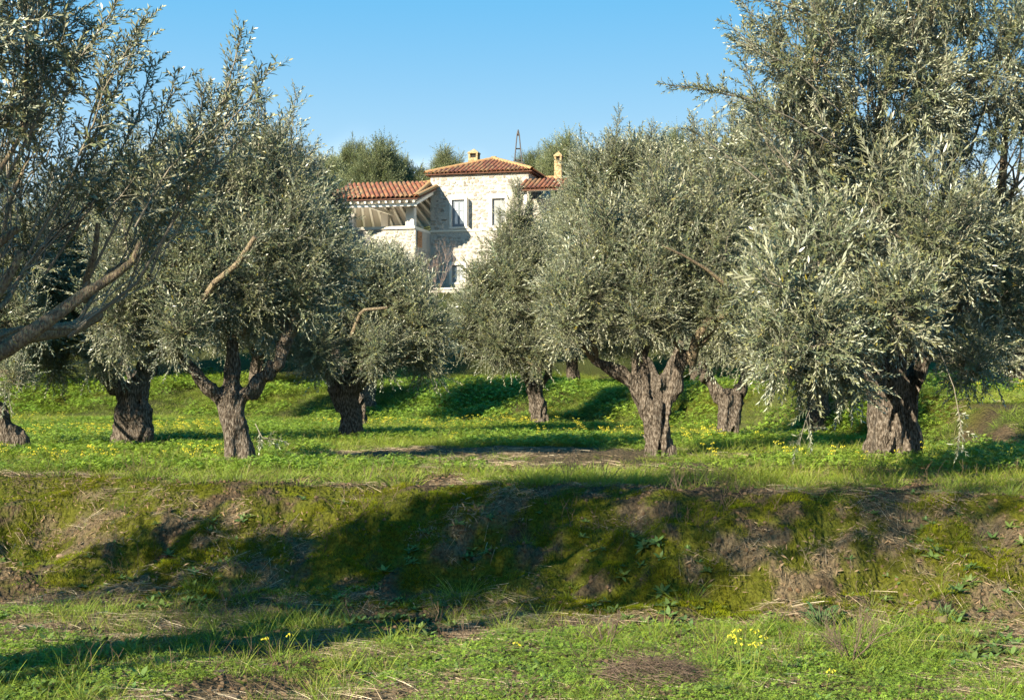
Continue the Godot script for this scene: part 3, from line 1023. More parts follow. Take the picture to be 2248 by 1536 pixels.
	olive("olive_tree", "olive tree with widely forked trunk, thick bare limb rising right, left of the bare soil", {
		"base": b, "seed": 103, "lod": "mid", "cell": 0.026, "size": 0.95, "branches": 12,
		"trunk": [[Vector3(0.04, -0.1, 0), Vector3(-0.03, 0.4, 0), 0.19, 0.14], [Vector3(-0.03, 0.4, 0), Vector3(-0.1, 0.72, 0), 0.14, 0.16]],
		"arms": [[[Vector3(-0.04, 0.68, 0), Vector3(0.2, 0.85, 0), Vector3(0.45, 1.12, 0.0), Vector3(0.56, 1.38, 0)], 0.105, 0.085], [[Vector3(-0.06, 0.7, 0), Vector3(-0.06, 1.0, 0.0), Vector3(-0.05, 1.35, 0.02)], 0.1, 0.075], [[Vector3(-0.06, 0.66, 0), Vector3(-0.3, 0.85, 0.1), Vector3(-0.62, 1.2, 0.2)], 0.1, 0.07]],
		"lobes": lobes_of(b, [[480, 610, 15.9, 190], [620, 570, 16.3, 160], [340, 580, 15.7, 170], [265, 700, 15.4, 120], [560, 660, 15.9, 90], [430, 430, 16.2, 150], [590, 410, 16.6, 130], [700, 600, 16.6, 110], [390, 730, 15.2, 85], [660, 650, 16.0, 95], [300, 470, 16.4, 130]], 1.0),
		"whip_lines": [[rel(b, [[560, 930, 15.2], [575, 960, 15.0], [610, 965, 14.8]]), 0.006, 0.1, 0.08, 0.35, 1.0]],
		"boughs": [[rel(b, [[420, 700, 15.4], [470, 620, 15.2], [520, 580, 15.1], [560, 520, 15.0]]), 0.045, 0.025]]})
	# --- thick dark trunk further left
	b = on_ground(287, 20.6)
	olive("olive_tree", "olive tree with stout dark gnarled trunk, left of the widely forked olive", {
		"base": b, "seed": 104, "lod": "mid", "size": 1.0,
		"trunk": [[Vector3(-0.1, -0.1, 0), Vector3(-0.08, 0.5, 0), 0.21, 0.18], [Vector3(0.15, -0.1, -0.02), Vector3(0.13, 0.55, 0), 0.2, 0.17], [Vector3(0.02, 0.5, 0), Vector3(-0.02, 0.85, 0), 0.21, 0.2]],
		"arms": [[[Vector3(-0.05, 0.8, 0), Vector3(-0.4, 1.15, 0), Vector3(-0.8, 1.5, 0)], 0.17, 0.1], [[Vector3(0.1, 0.8, 0), Vector3(0.2, 1.2, 0), Vector3(0.3, 1.7, 0)], 0.16, 0.1]],
		"lobes": lobes_of(b, [[260, 680, 20.6, 140], [150, 660, 20.3, 140], [350, 700, 20.8, 120], [110, 770, 20.2, 90], [290, 560, 20.8, 130], [180, 520, 20.6, 130], [380, 600, 21.0, 110], [230, 780, 19.8, 70], [60, 600, 20.6, 120]], 1.0)})
	# --- leaning stump at the left edge
	b = on_ground(10, 19.2)
	olive("olive_tree", "olive tree at the left edge with low slanting trunk base sloping into the grass", {
		"base": b, "seed": 105, "lod": "mid",
		"trunk": [[Vector3(0.22, -0.1, 0), Vector3(-0.15, 0.4, 0), 0.16, 0.22], [Vector3(-0.15, 0.4, 0), Vector3(-0.45, 0.85, 0), 0.22, 0.19]],
		"arms": [[[Vector3(-0.45, 0.7, 0), Vector3(-0.6, 1.1, 0), Vector3(-0.6, 1.6, 0)], 0.15, 0.1], [[Vector3(-0.45, 0.7, 0), Vector3(-0.9, 1.1, 0), Vector3(-1.2, 1.5, 0)], 0.13, 0.09]],
		"lobes": lobes_of(b, [[-80, 640, 19.2, 150], [20, 700, 19.0, 110], [-180, 600, 19.4, 150], [-60, 500, 19.4, 150], [40, 560, 19.2, 110], [30, 830, 18.6, 60, 0.6]], 1.0)})
	# --- leaning trunk, left centre
	b = on_ground(770, 23.5)
	olive("olive_tree", "olive tree with single trunk leaning left, half lit, standing left of the bare track", {
		"base": b, "seed": 106, "tops": 1, "lod": "mid", "size": 1.05,
		"trunk": [[Vector3(0.02, -0.1, 0), Vector3(0.0, 0.45, 0), 0.24, 0.185], [Vector3(0.0, 0.45, 0), Vector3(-0.2, 0.85, 0), 0.185, 0.2]],
		"arms": [[[Vector3(-0.18, 0.8, 0), Vector3(-0.32, 1.1, 0), Vector3(-0.5, 1.5, 0)], 0.15, 0.1], [[Vector3(-0.05, 0.8, 0), Vector3(0.2, 1.05, 0), Vector3(0.55, 1.25, 0), Vector3(0.85, 1.3, 0)], 0.16, 0.09], [[Vector3(-0.1, 0.8, 0), Vector3(0.0, 1.2, -0.1), Vector3(0.1, 1.7, -0.2)], 0.14, 0.09]],
		"lobes": lobes_of(b, [[730, 650, 23.5, 130], [850, 685, 23.8, 125], [640, 700, 23.2, 110], [770, 615, 23.8, 95], [925, 720, 23.4, 75], [700, 770, 22.8, 80], [830, 770, 23.0, 80], [610, 600, 23.6, 110], [885, 640, 24.0, 80], [690, 560, 23.8, 100], [930, 790, 23.6, 60]], 1.05),
		"boughs": [[rel(b, [[770, 740, 22.9], [790, 690, 22.8], [800, 680, 22.7], [850, 675, 22.7]]), 0.04, 0.02]]})
	# --- slim straight trunk in the middle
	b = on_ground(1183, 31.0)
	olive("olive_tree", "olive tree with slim straight trunk among yellow flowers below the house", {
		"base": b, "seed": 107, "tops": 2, "lod": "mid", "size": 1.15,
		"trunk": [[Vector3(0.05, -0.1, 0), Vector3(-0.02, 0.45, 0), 0.22, 0.19], [Vector3(-0.02, 0.45, 0), Vector3(-0.08, 0.85, 0), 0.19, 0.21]],
		"arms": [[[Vector3(-0.08, 0.8, 0), Vector3(-0.3, 1.15, 0), Vector3(-0.45, 1.6, 0)], 0.13, 0.09], [[Vector3(-0.03, 0.8, 0), Vector3(0.2, 1.1, 0), Vector3(0.25, 1.6, 0)], 0.12, 0.08]],
		"lobes": lobes_of(b, [[1130, 650, 31, 105], [1060, 690, 30.8, 80], [1205, 700, 31, 95], [1135, 560, 31.2, 75], [1140, 485, 31.4, 45], [1210, 610, 31.2, 80], [1015, 735, 30.6, 55], [1100, 760, 30.4, 70], [1180, 780, 30.4, 60], [1060, 620, 31, 55], [1260, 700, 31, 70], [960, 760, 30.8, 45]], 1.05),
		"boughs": [[rel(b, [[1120, 800, 30.6], [1150, 790, 30.3], [1170, 800, 30.3], [1190, 815, 30.3]]), 0.06, 0.04]]})
	# --- the dark forked trunk right of the middle
	b = on_ground(1445, 17.9)
	olive("olive_tree", "olive tree with dark shaded trunk forking in a deep V, right of the bare soil", {
		"base": b, "seed": 108, "lod": "mid", "cell": 0.026, "size": 1.0, "branches": 12,
		"trunk": [[Vector3(0.05, -0.1, 0), Vector3(0.0, 0.35, 0), 0.205, 0.18], [Vector3(0.0, 0.35, 0), Vector3(-0.04, 0.62, 0), 0.18, 0.2]],
		"arms": [[[Vector3(-0.12, 0.58, 0), Vector3(-0.25, 0.85, 0), Vector3(-0.48, 1.08, 0), Vector3(-0.8, 1.24, 0)], 0.11, 0.075], [[Vector3(0.08, 0.55, 0), Vector3(0.22, 0.9, 0), Vector3(0.3, 1.3, 0)], 0.115, 0.085], [[Vector3(-0.2, 0.8, 0), Vector3(-0.2, 1.1, -0.1), Vector3(-0.15, 1.5, -0.2)], 0.11, 0.08]],
		"lobes": lobes_of(b, [[1400, 650, 17.9, 140], [1285, 660, 17.6, 100], [1520, 620, 18.2, 135], [1330, 570, 18.1, 110], [1450, 530, 18.4, 115], [1590, 690, 17.8, 95], [1250, 715, 17.4, 60], [1400, 705, 17.4, 50], [1470, 690, 17.6, 45], [1560, 520, 18.6, 110], [1230, 640, 17.8, 70]], 1.05),
		"boughs": [[rel(b, [[1515, 800, 17.9], [1530, 740, 17.8], [1560, 700, 17.7], [1600, 690, 17.6]]), 0.07, 0.04], [rel(b, [[1600, 630, 17.6], [1550, 590, 17.5], [1500, 560, 17.4], [1455, 540, 17.3]]), 0.025, 0.012]]})
	# --- behind it, taller
	b = on_ground(1450, 29.0)
	olive("olive_tree", "tall yellowish olive tree rising behind the dark V trunk, right of the tall chimney", {
		"base": b, "seed": 109, "lod": "mid", "size": 1.2, "whips": 0.45,
		"trunk": [[Vector3(0, -0.1, 0), Vector3(0, 0.9, 0), 0.25, 0.2]],
		"arms": [[[Vector3(0, 0.8, 0), Vector3(-0.3, 1.4, 0), Vector3(-0.6, 2.2, 0)], 0.14, 0.09], [[Vector3(0, 0.8, 0), Vector3(0.3, 1.4, 0), Vector3(0.6, 2.2, 0)], 0.14, 0.09]],
		"lobes": lobes_of(b, [[1335, 395, 29, 95, 1.1], [1410, 405, 29.2, 105], [1290, 450, 28.8, 55], [1480, 480, 29, 100], [1350, 520, 28.6, 120], [1270, 550, 28.6, 60], [1440, 600, 28.6, 120], [1300, 620, 28.4, 100]], 1.0)})
	# --- pale Y trunk right of it
	b = on_ground(1597, 23.0)
	olive("olive_tree", "olive tree with short pale Y-shaped trunk, left of the large silvery olive", {
		"base": b, "seed": 110, "lod": "mid", "size": 1.1, "whips": 0.4,
		"trunk": [[Vector3(-0.02, -0.1, 0), Vector3(0.0, 0.4, 0), 0.22, 0.2], [Vector3(0.0, 0.4, 0), Vector3(0.02, 0.62, 0), 0.2, 0.22]],
		"arms": [[[Vector3(-0.05, 0.58, 0), Vector3(-0.2, 0.8, 0), Vector3(-0.35, 1.05, 0), Vector3(-0.4, 1.5, 0)], 0.13, 0.09], [[Vector3(0.06, 0.58, 0), Vector3(0.22, 0.85, 0), Vector3(0.35, 1.1, 0), Vector3(0.5, 1.5, 0)], 0.13, 0.09]],
		"lobes": lobes_of(b, [[1590, 440, 23, 125], [1700, 450, 23.2, 120], [1540, 390, 23.2, 75], [1550, 570, 23, 110], [1680, 590, 22.8, 120], [1650, 755, 22.4, 80], [1555, 735, 22.6, 75], [1760, 560, 23.2, 110], [1640, 350, 23.4, 75], [1480, 470, 23.2, 80]], 1.05)})
	# --- small trunk behind the big right tree
	b = on_ground(1802, 24.0)
	olive("olive_tree", "olive tree with short trunk seen under the hanging sprays, just left of the split trunk", {
		"base": b, "seed": 111, "lod": "mid", "size": 1.15,
		"trunk": [[Vector3(0, -0.1, 0), Vector3(-0.05, 0.7, 0), 0.22, 0.18]],
		"arms": [[[Vector3(-0.05, 0.6, 0), Vector3(-0.3, 1.1, 0), Vector3(-0.4, 1.6, 0)], 0.13, 0.09], [[Vector3(-0.05, 0.6, 0), Vector3(0.2, 1.1, 0), Vector3(0.4, 1.6, 0)], 0.13, 0.09]],
		"lobes": lobes_of(b, [[1800, 640, 24, 130], [1900, 620, 24.2, 120], [1850, 500, 24.2, 130], [1760, 760, 23.6, 90], [1930, 740, 23.8, 90]], 1.0)})
	# --- far right
	b = on_ground(2240, 26.0)
	olive("olive_tree", "olive tree on the mossy rise at the right edge, trunk half hidden by foliage", {
		"base": b, "seed": 112, "lod": "mid", "size": 1.15,
		"trunk": [[Vector3(0, -0.1, 0), Vector3(-0.1, 0.6, 0), 0.24, 0.19]],
		"arms": [[[Vector3(-0.1, 0.5, 0), Vector3(-0.4, 0.9, 0), Vector3(-0.7, 1.2, 0)], 0.13, 0.09], [[Vector3(-0.1, 0.5, 0), Vector3(0.2, 1.1, 0), Vector3(0.3, 1.6, 0)], 0.13, 0.09]],
		"lobes": lobes_of(b, [[2200, 660, 26, 110], [2290, 640, 26, 120], [2120, 720, 25.8, 80], [2240, 540, 26.2, 120], [2190, 760, 25.6, 60]], 1.0)})
	# --- trees up the slope, between the terrace and the house
	b = on_ground(812, 38.0)
	olive("olive_tree", "olive tree whose dark narrow trunk shows just right of the left-leaning trunk", {
		"base": b, "seed": 113, "tops": 0, "lod": "mid", "size": 1.0,
		"trunk": [[Vector3(0, -0.1, 0), Vector3(-0.05, 1.1, 0), 0.24, 0.2]],
		"arms": [[[Vector3(-0.05, 1.0, 0), Vector3(-0.4, 1.5, 0), Vector3(-0.7, 2.1, 0)], 0.13, 0.09], [[Vector3(-0.05, 1.0, 0), Vector3(0.3, 1.5, 0), Vector3(0.7, 2.0, 0)], 0.13, 0.09]],
		"lobes": lobes_of(b, [[850, 625, 40, 85], [790, 645, 39, 80], [885, 650, 39, 70], [830, 700, 38, 80], [740, 640, 38, 80], [850, 572, 41, 50], [800, 590, 40, 50]], 0.9)})
	b = on_ground(780, 31.0)
	olive("olive_tree", "broad pale olive tree against the sky left of the porch roof, trunk hidden", {
		"base": b, "seed": 114, "lod": "mid", "size": 1.2, "whips": 0.45,
		"trunk": [[Vector3(0, -0.1, 0), Vector3(0, 1.0, 0), 0.25, 0.2]],
		"arms": [[[Vector3(0, 0.9, 0), Vector3(-0.4, 1.6, 0), Vector3(-0.8, 2.3, 0)], 0.14, 0.09], [[Vector3(0, 0.9, 0), Vector3(0.3, 1.6, 0), Vector3(0.5, 2.3, 0)], 0.14, 0.09]],
		"lobes": lobes_of(b, [[640, 470, 31, 110], [555, 420, 31, 105], [600, 360, 31.4, 70], [680, 545, 31, 80], [470, 470, 30.8, 100], [706, 470, 31.6, 52], [735, 490, 31.6, 40], [540, 560, 30.6, 110], [670, 410, 31.4, 60]], 0.95)})
	b = on_ground(300, 33.0)
	olive("olive_tree", "olive tree far left against low clouds, behind the dark upright shoots", {
		"base": b, "seed": 115, "lod": "mid", "size": 1.2, "whips": 0.4,
		"trunk": [[Vector3(0, -0.1, 0), Vector3(0, 1.0, 0), 0.25, 0.2]],
		"arms": [[[Vector3(0, 0.9, 0), Vector3(-0.4, 1.6, 0), Vector3(-0.8, 2.3, 0)], 0.14, 0.09], [[Vector3(0, 0.9, 0), Vector3(0.3, 1.6, 0), Vector3(0.5, 2.3, 0)], 0.14, 0.09]],
		"lobes": lobes_of(b, [[400, 480, 33, 100], [320, 450, 33, 90], [430, 410, 33.4, 70], [230, 480, 33, 90], [360, 570, 32.6, 110], [140, 520, 33, 100]], 0.9)})
	# --- three patterns for the distant grove, each grown once and then repeated
	var protos := []
	for k in 3:
		var w := 1.0 + 0.12 * k
		protos.append({"base": Vector3.ZERO, "seed": 130 + k, "lod": "far", "size": 1.05, "whips": 0.5, "branches": 6, "cell": 0.05, "group": "olive trees up the slope",
			"trunk": [[Vector3(0, -0.25, 0), Vector3(0.1 * (k - 1), 1.0, 0), 0.26, 0.2]],
			"arms": [[[Vector3(0.1 * (k - 1), 0.9, 0), Vector3(-0.4, 1.6, 0.1), Vector3(-0.8, 2.2, 0.2)], 0.14, 0.09], [[Vector3(0.1 * (k - 1), 0.9, 0), Vector3(0.4, 1.6, -0.2), Vector3(0.8, 2.3, -0.3)], 0.14, 0.09]],
			"lobes": [[Vector3(-0.9 * w, 2.4, 0.2), 1.15, 560], [Vector3(0.9, 2.6, -0.1), 1.2, 600], [Vector3(0.1, 3.5, 0.1 * k), 1.2, 620], [Vector3(0.2, 2.5, 0.95 * w), 1.05, 480], [Vector3(-0.2, 2.6, -1.0), 1.1, 480], [Vector3(0.7 - 0.6 * k, 4.2, 0.2), 0.75, 300], [Vector3(-0.5, 1.9, 0.8), 0.7, 200], [Vector3(1.2, 1.9, 0.4), 0.7, 200]]})
	var grown := [null, null, null]
	# photo column, distance, scale, pattern, what is said of it
	var spots := [
		[1262, 41, 0.95, 0, "small olive tree on the second bank between slim straight trunk and dark V trunk"],
		[1530, 40, 0.95, 1, "olive tree whose root foot shows on the second bank, right of the dark V"],
		[60, 44, 1.0, 2, "olive tree on the second level beyond the left edge trunk"],
		[170, 52, 1.0, 0, "olive tree up the slope beyond the stout dark trunk"],
		[330, 47, 1.0, 1, "olive tree up the slope seen between the stout dark trunk and the forked olive"],
		[560, 44, 1.0, 2, "olive tree up the slope beyond the forked olive's thick right limb"],
		[690, 48, 1.0, 0, "olive tree up the slope beyond the left-leaning trunk"],
		[1095, 50, 0.68, 2, "olive tree directly below the house's right façade window"],
		[1180, 56, 0.8, 0, "olive tree hiding the foot of the house's right corner"],
		[1275, 58, 1.05, 1, "olive tree in front of the white posts of the house's right wing"],
		[1370, 56, 1.1, 2, "olive tree in front of the house's right wing, near its end"],
		[1460, 60, 1.1, 0, "olive tree at the right end of the house's right wing"],
		[1400, 47, 1.0, 1, "olive tree up the slope behind the tall yellowish olive"],
		[1680, 44, 1.0, 2, "olive tree up the slope beyond the pale Y trunk"],
		[1830, 46, 1.0, 0, "olive tree up the slope beyond the short trunk under hanging sprays"],
		[1990, 40, 1.0, 1, "olive tree up the slope beyond the split trunk"],
		[2130, 38, 1.0, 2, "olive tree above the mossy rise at right, left of the right edge tree"],
		[1570, 55, 1.05, 0, "olive tree up the slope right of the house's wing"],
		[1720, 58, 1.1, 1, "olive tree high on the slope behind the large silvery olive's left tips"],
		[665, 62, 0.7, 0, "olive tree at the left end of the porch roof"],
		[610, 66, 1.1, 2, "olive tree on the slope left of the porch, below the skyline"],
		[480, 62, 1.1, 0, "olive tree on the left slope below the low clouds"],
		[640, 92, 1.24, 1, "skyline olive tree left of the white cloud, furthest left behind the house"],
		[728, 90, 1.30, 2, "skyline olive tree just right of the white cloud"],
		[818, 86, 1.36, 0, "dark rounded skyline olive tree above the porch roof"],
		[880, 92, 1.24, 1, "skyline olive tree right of the dark rounded one above the porch roof"],
		[935, 88, 1.30, 2, "skyline olive tree just left of the short chimney"],
		[770, 93, 1.2, 2, "skyline olive tree between the white cloud and the dark rounded tree"],
		[990, 95, 1.18, 0, "skyline olive tree directly behind the short chimney"],
		[1060, 99, 1.12, 1, "skyline olive tree behind the peak of the tiled roof"],
		[1160, 92, 1.18, 2, "thin skyline olive tree beside the iron lattice mast"],
		[1228, 88, 1.36, 0, "skyline olive tree just right of the tall chimney"],
		[1300, 92, 1.36, 1, "skyline olive tree behind the tall yellowish olive"],
		[1385, 96, 1.36, 2, "skyline olive tree behind the yellowish olive's right shoulder"],
		[1465, 94, 1.30, 0, "skyline olive tree in the dip left of the pale Y-trunk olive"],
		[1550, 92, 1.30, 1, "skyline olive tree behind the pale Y-trunk olive's crown"],
		[420, 90, 1.30, 2, "skyline olive tree far left under the low clouds"],
		[530, 88, 1.30, 0, "skyline olive tree behind the broad pale olive"],
		[1700, 92, 1.30, 1, "skyline olive tree behind the large silvery olive"],
	]
	var i := 0
	for s in spots:
		var g := on_ground(s[0], s[1])
		var k: int = s[3]
		var o: Node3D
		if grown[k] == null:
			o = olive("olive_tree", s[4], protos[k])
			grown[k] = o
		else:
			o = grown[k].duplicate()
			o.name = numbered("olive_tree")
			add_child(o)
			o.set_meta("label", s[4])
		o.position = g
		o.rotation.y = i * 2.4
		o.scale = Vector3.ONE * s[2]
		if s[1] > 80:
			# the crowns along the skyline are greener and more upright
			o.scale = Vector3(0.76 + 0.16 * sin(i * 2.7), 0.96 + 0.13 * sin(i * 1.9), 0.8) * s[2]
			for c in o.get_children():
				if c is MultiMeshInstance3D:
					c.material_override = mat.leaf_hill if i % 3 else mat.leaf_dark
		i += 1

	# --- trees of the same grove outside the picture, which shade what is in it
	b = Vector3(-6.5, height(-6.5, 4.6), -4.6)
	olive("olive_tree", "tall olive tree outside the picture on the left, whose shade falls on the bank", {
		"base": b, "seed": 121, "lod": "far", "size": 0.9, "cell": 0.05, "thin": 0.45,
		"trunk": [[Vector3(0, -0.1, 0), Vector3(0.1, 1.6, 0), 0.26, 0.2]],
		"arms": [[[Vector3(0.1, 1.5, 0), Vector3(0.7, 2.7, -0.2), Vector3(1.5, 3.7, -0.4)], 0.13, 0.06], [[Vector3(0.1, 1.5, 0), Vector3(0.0, 2.6, 0), Vector3(0.3, 3.7, 0)], 0.13, 0.07]],
		"lobes": [[Vector3(-0.7, 4.2, -0.4), 0.6, 110], [Vector3(0.4, 4.3, -0.7), 0.55, 95], [Vector3(1.4, 4.2, -0.5), 0.5, 75], [Vector3(2.3, 4.3, -0.7), 0.42, 48], [Vector3(3.3, 4.7, -0.5), 0.4, 42], [Vector3(4.3, 4.75, -0.6), 0.36, 34]]})

# ---------------------------------------------------------------- the house
var house: Node3D
const TURN := 0.245

func hp(px: float, py: float, d: float) -> Vector3:
	return house.transform.affine_inverse() * at(px, py, d)

func tile_mesh(long: float, wide: float) -> ArrayMesh:
	# a barrel tile lying along +z (down the slope), crown up, slightly tapered, with thickness
	var st := begin()
	var seg := 5
	for face in 2:
		var r := wide / 2.0 - (0.018 if face else 0.0)
		for k in seg:
			var a := PI * k / seg
			var b := PI * (k + 1) / seg
			var z0 := -long / 2
			var z1 := long / 2
			var na := Vector3(-cos(a), sin(a), 0)
			var nb := Vector3(-cos(b), sin(b), 0)
			var v := [[na * r * 0.86 + Vector3(0, 0, z0), na], [nb * r * 0.86 + Vector3(0, 0, z0), nb], [nb * r + Vector3(0, 0, z1), nb], [na * r + Vector3(0, 0, z1), na]]
			var order := [0, 1, 2, 0, 2, 3] if face == 0 else [0, 2, 1, 0, 3, 2]
			for q in order:
				st.set_normal(v[q][1] if face == 0 else -v[q][1])
				st.add_vertex(v[q][0])
	for k in seg:
		var a := PI * k / seg
		var b := PI * (k + 1) / seg
		var na := Vector3(-cos(a), sin(a), 0)
		var nb := Vector3(-cos(b), sin(b), 0)
		var z := Vector3(0, 0, long / 2)
		quad(st, na * (wide / 2 - 0.018) + z, na * wide / 2 + z, nb * wide / 2 + z, nb * (wide / 2 - 0.018) + z)
	return st.commit()

# cover the polygon (a, b along the eave; c, d along the top; local) with barrel tiles
func tile_slope(roof: Node3D, el: Vector3, er: Vector3, tr: Vector3, tl: Vector3, tile: ArrayMesh, r: RandomNumberGenerator, ones: bool) -> void:
	var along := (er - el).normalized()
	var n := (tr - el).cross(er - el).normalized()
	if n.y < 0: n = -n
	var down := along.cross(n).normalized()
	if down.y > 0: down = -down
	var h := -(tl - el).dot(down)
	var width := 0.225
	var course := 0.34
	var rows := maxi(1, int(round(h / course)))
	course = h / rows
	var rest := []
	var tl_u := (tl - el).dot(along)
	var tr_u := (tr - el).dot(along)
	var er_u := (er - el).dot(along)
	for j in rows:
		var t := (j + 0.5) * course / h
		if t > 1.0: t = 1.0
		var u0 := lerpf(0.0, tl_u, t)
		var u1 := lerpf(er_u, tr_u, t)
		var k0 := int(ceil(u0 / width - 0.2))
		var k1 := int(floor(u1 / width + 0.2))
		for k in range(k0, k1 + 1):
			var p := el + along * k * width - down * (j + 0.45) * course + n * (0.03 + 0.012 * r.randf())
			var bs := Basis(along, n, along.cross(n)).orthonormalized()
			if bs.z.dot(down) < 0:
				bs = Basis(-bs.x, bs.y, -bs.z)
			bs = bs.rotated(bs.y.normalized(), r.randf_range(-0.07, 0.07)).rotated(bs.x.normalized(), 0.05)
			if ones:
				var o := part("tile", tile, mat.tiles[r.randi() % 5], roof)
				o.transform = Transform3D(bs, p)
			else:
				rest.append(Transform3D(bs, p))
	if rest.size():
		# the courses of the lower roofs, in five tones of fired clay
		var sorted := [[], [], [], [], []]
		for x in rest: sorted[r.randi() % 5].append(x)
		for k in 5:
			var w := []
			for x in sorted[k]: w.append(Color.WHITE)
			if w.size(): scatter("tiles", tile, mat.tiles[k], sorted[k], w, roof)

func slab_roof(called: String, pts: Array, thick: float, m: Material, parent: Node) -> MeshInstance3D:
	# a sheet with thickness from a polygon, clockwise seen from above
	var st := begin()
	var c := Vector3.ZERO
	for p in pts: c += p / pts.size()
	var down := Vector3.DOWN * thick
	for i in pts.size():
		var a: Vector3 = pts[i]
		var b: Vector3 = pts[(i + 1) % pts.size()]
		st.set_normal((b - a).cross(c - a).normalized() * (1.0 if (b - a).cross(c - a).y > 0 else -1.0))
		for v in [c, a, b]: st.add_vertex(v)
		st.set_normal(-((b - a).cross(c - a).normalized() * (1.0 if (b - a).cross(c - a).y > 0 else -1.0)))
		for v in [c + down, b + down, a + down]: st.add_vertex(v)
		quad(st, a, a + down, b + down, b)
	return part(called, st.commit(), m, parent)

func ridge_line(roof: Node3D, a: Vector3, b: Vector3, tile: ArrayMesh) -> void:
	var n := maxi(1, int(a.distance_to(b) / 0.34))
	var dir := (b - a).normalized()
	for k in n:
		var p := a.lerp(b, (k + 0.5) / n)
		var x := dir.cross(Vector3.UP).normalized()
		var y := x.cross(dir).normalized()
		var o := part("ridge_tile", tile, mat.ridge, roof)
		var bs := Basis(x, y, -dir)
		if dir.y > 0.02:
			bs = Basis(x, y, -dir)
		o.transform = Transform3D(bs, p + Vector3.UP * 0.03)

func stone_mesh(sd: int) -> ArrayMesh:
	# a rough wall stone of unit width and height, proud along +z
	var r := RandomNumberGenerator.new()
	r.seed = sd
	var st := begin()
	var n := 7
	var rim := []
	var face := []
	for k in n:
		var a := TAU * k / n
		var sq := pow(pow(absf(cos(a)), 4.0) + pow(absf(sin(a)), 4.0), -0.25)
		var q := Vector3(-cos(a), sin(a), 0) * sq * 0.47 * r.randf_range(0.85, 1.05)
		rim.append(q + Vector3(0, 0, -0.02))
		face.append(q * 0.86 + Vector3(0, 0, r.randf_range(0.7, 1.0)))
	for k in n:
		var l := (k + 1) % n
		quad(st, rim[k], rim[l], face[l], face[k])
		var a: Vector3 = face[k]
		var b: Vector3 = face[l]
		var c := Vector3(0, 0, 1.05)
		st.set_normal((b - a).cross(c - a).normalized() * (1.0 if (b - a).cross(c - a).z > 0 else -1.0))
		for v in [a, b, c]: st.add_vertex(v)
	return st.commit()

# rubble facing on a wall rectangle; holes are Rect2 in the wall's own plane; keep says which stones are set one by one
func rubble(wall: Node3D, t: Transform3D, w: float, h: float, holes: Array, keep: Rect2, stones: Array, r: RandomNumberGenerator, quota: int) -> int:
	var y := 0.0
	var used := 0
	var rest := []
	while y < h - 0.08:
		var row := r.randf_range(0.11, 0.22)
		row = minf(row, h - y)
		var x := r.randf_range(-0.1, 0.0)
		while x < w - 0.05:
			var l := r.randf_range(0.16, 0.42)
			var rect := Rect2(x + 0.01, y + 0.01, minf(l, w - x) - 0.02, row - 0.015)
			x += l
			if rect.position.x < 0.0: continue
			var bad := false
			for q in holes:
				if (q as Rect2).intersects(rect): bad = true
			if bad: continue
			if r.randf() < 0.06: continue
			var c := rect.get_center()
			var bs := Basis(Vector3(0, 0, 1), r.randf_range(-0.12, 0.12)).scaled(Vector3(rect.size.x, rect.size.y * r.randf_range(0.7, 1.2), r.randf_range(0.012, 0.035)))
			var tr := t * Transform3D(bs, Vector3(c.x, c.y + r.randf_range(-0.05, 0.05), 0.0))
			if keep.has_point(c) and used < quota:
				var o := part("stone", stones[r.randi() % stones.size()], mat.stones[r.randi() % 5], wall)
				o.transform = tr
				used += 1
			else:
				rest.append(tr)
		y += row
	if rest.size():
		for k in 2:
			var w2 := []
			var ti := []
			for i in range(k, rest.size(), 2):
				w2.append(rest[i])
				ti.append(Color.WHITE)
			if w2.size(): scatter("rubble", stones[k], mat.stones[k], w2, ti, wall)
	return used

func window_part(parent: Node, x: float, y: float, w: float, h: float, frame: Material, shut: bool) -> void:
	# a two-leaf casement set 0.12 deep in the wall plane z = 0
	var st := begin()
	var z := -0.10
	for q in [[x, y, x + 0.06, y + h], [x + w - 0.06, y, x + w, y + h], [x + 0.06, y, x + w - 0.06, y + 0.07], [x + 0.06, y + h - 0.06, x + w - 0.06, y + h]]:
		box(st, Vector3(q[0], q[1], z - 0.05), Vector3(q[2], q[3], z + 0.03))
	var win := part("window", st.commit(), frame, parent)
	var half := (w - 0.12) / 2.0
	for k in 2:
		var x0 := x + 0.06 + half * k + 0.003
		var x1 := x0 + half - 0.006
		if shut:
			part("shutter", box_mesh(Vector3(x0, y + 0.07, z - 0.03), Vector3(x1, y + h - 0.06, z)), frame, win)
			continue
		var sf := begin()
		var lo := y + 0.072
		var hi := y + h - 0.062
		var mid := lerpf(lo, hi, 0.62)
		for q in [[x0, lo, x0 + 0.05, hi], [x1 - 0.05, lo, x1, hi], [x0 + 0.05, lo, x1 - 0.05, lo + 0.07], [x0 + 0.05, hi - 0.05, x1 - 0.05, hi], [x0 + 0.05, mid - 0.018, x1 - 0.05, mid + 0.018]]:
			box(sf, Vector3(q[0], q[1], z - 0.02), Vector3(q[2], q[3], z + 0.022))
		part("sash", sf.commit(), frame, win)
		part("pane", box_mesh(Vector3(x0 + 0.05, lo + 0.07, z - 0.012), Vector3(x1 - 0.05, mid - 0.018, z - 0.004)), mat.glass, win)
		part("pane", box_mesh(Vector3(x0 + 0.05, mid + 0.018, z - 0.012), Vector3(x1 - 0.05, hi - 0.05, z - 0.004)), mat.glass, win)
	var ss := begin()
	for q in [[x - 0.13, y - 0.02, x - 0.002, y + h + 0.14], [x + w + 0.002, y - 0.02, x + w + 0.13, y + h + 0.14], [x, y + h + 0.002, x + w, y + h + 0.14], [x - 0.16, y - 0.11, x + w + 0.16, y - 0.022]]:
		box(ss, Vector3(q[0], q[1], -0.02), Vector3(q[2], q[3], 0.045))
	part("surround", ss.commit(), mat.plaster, win)

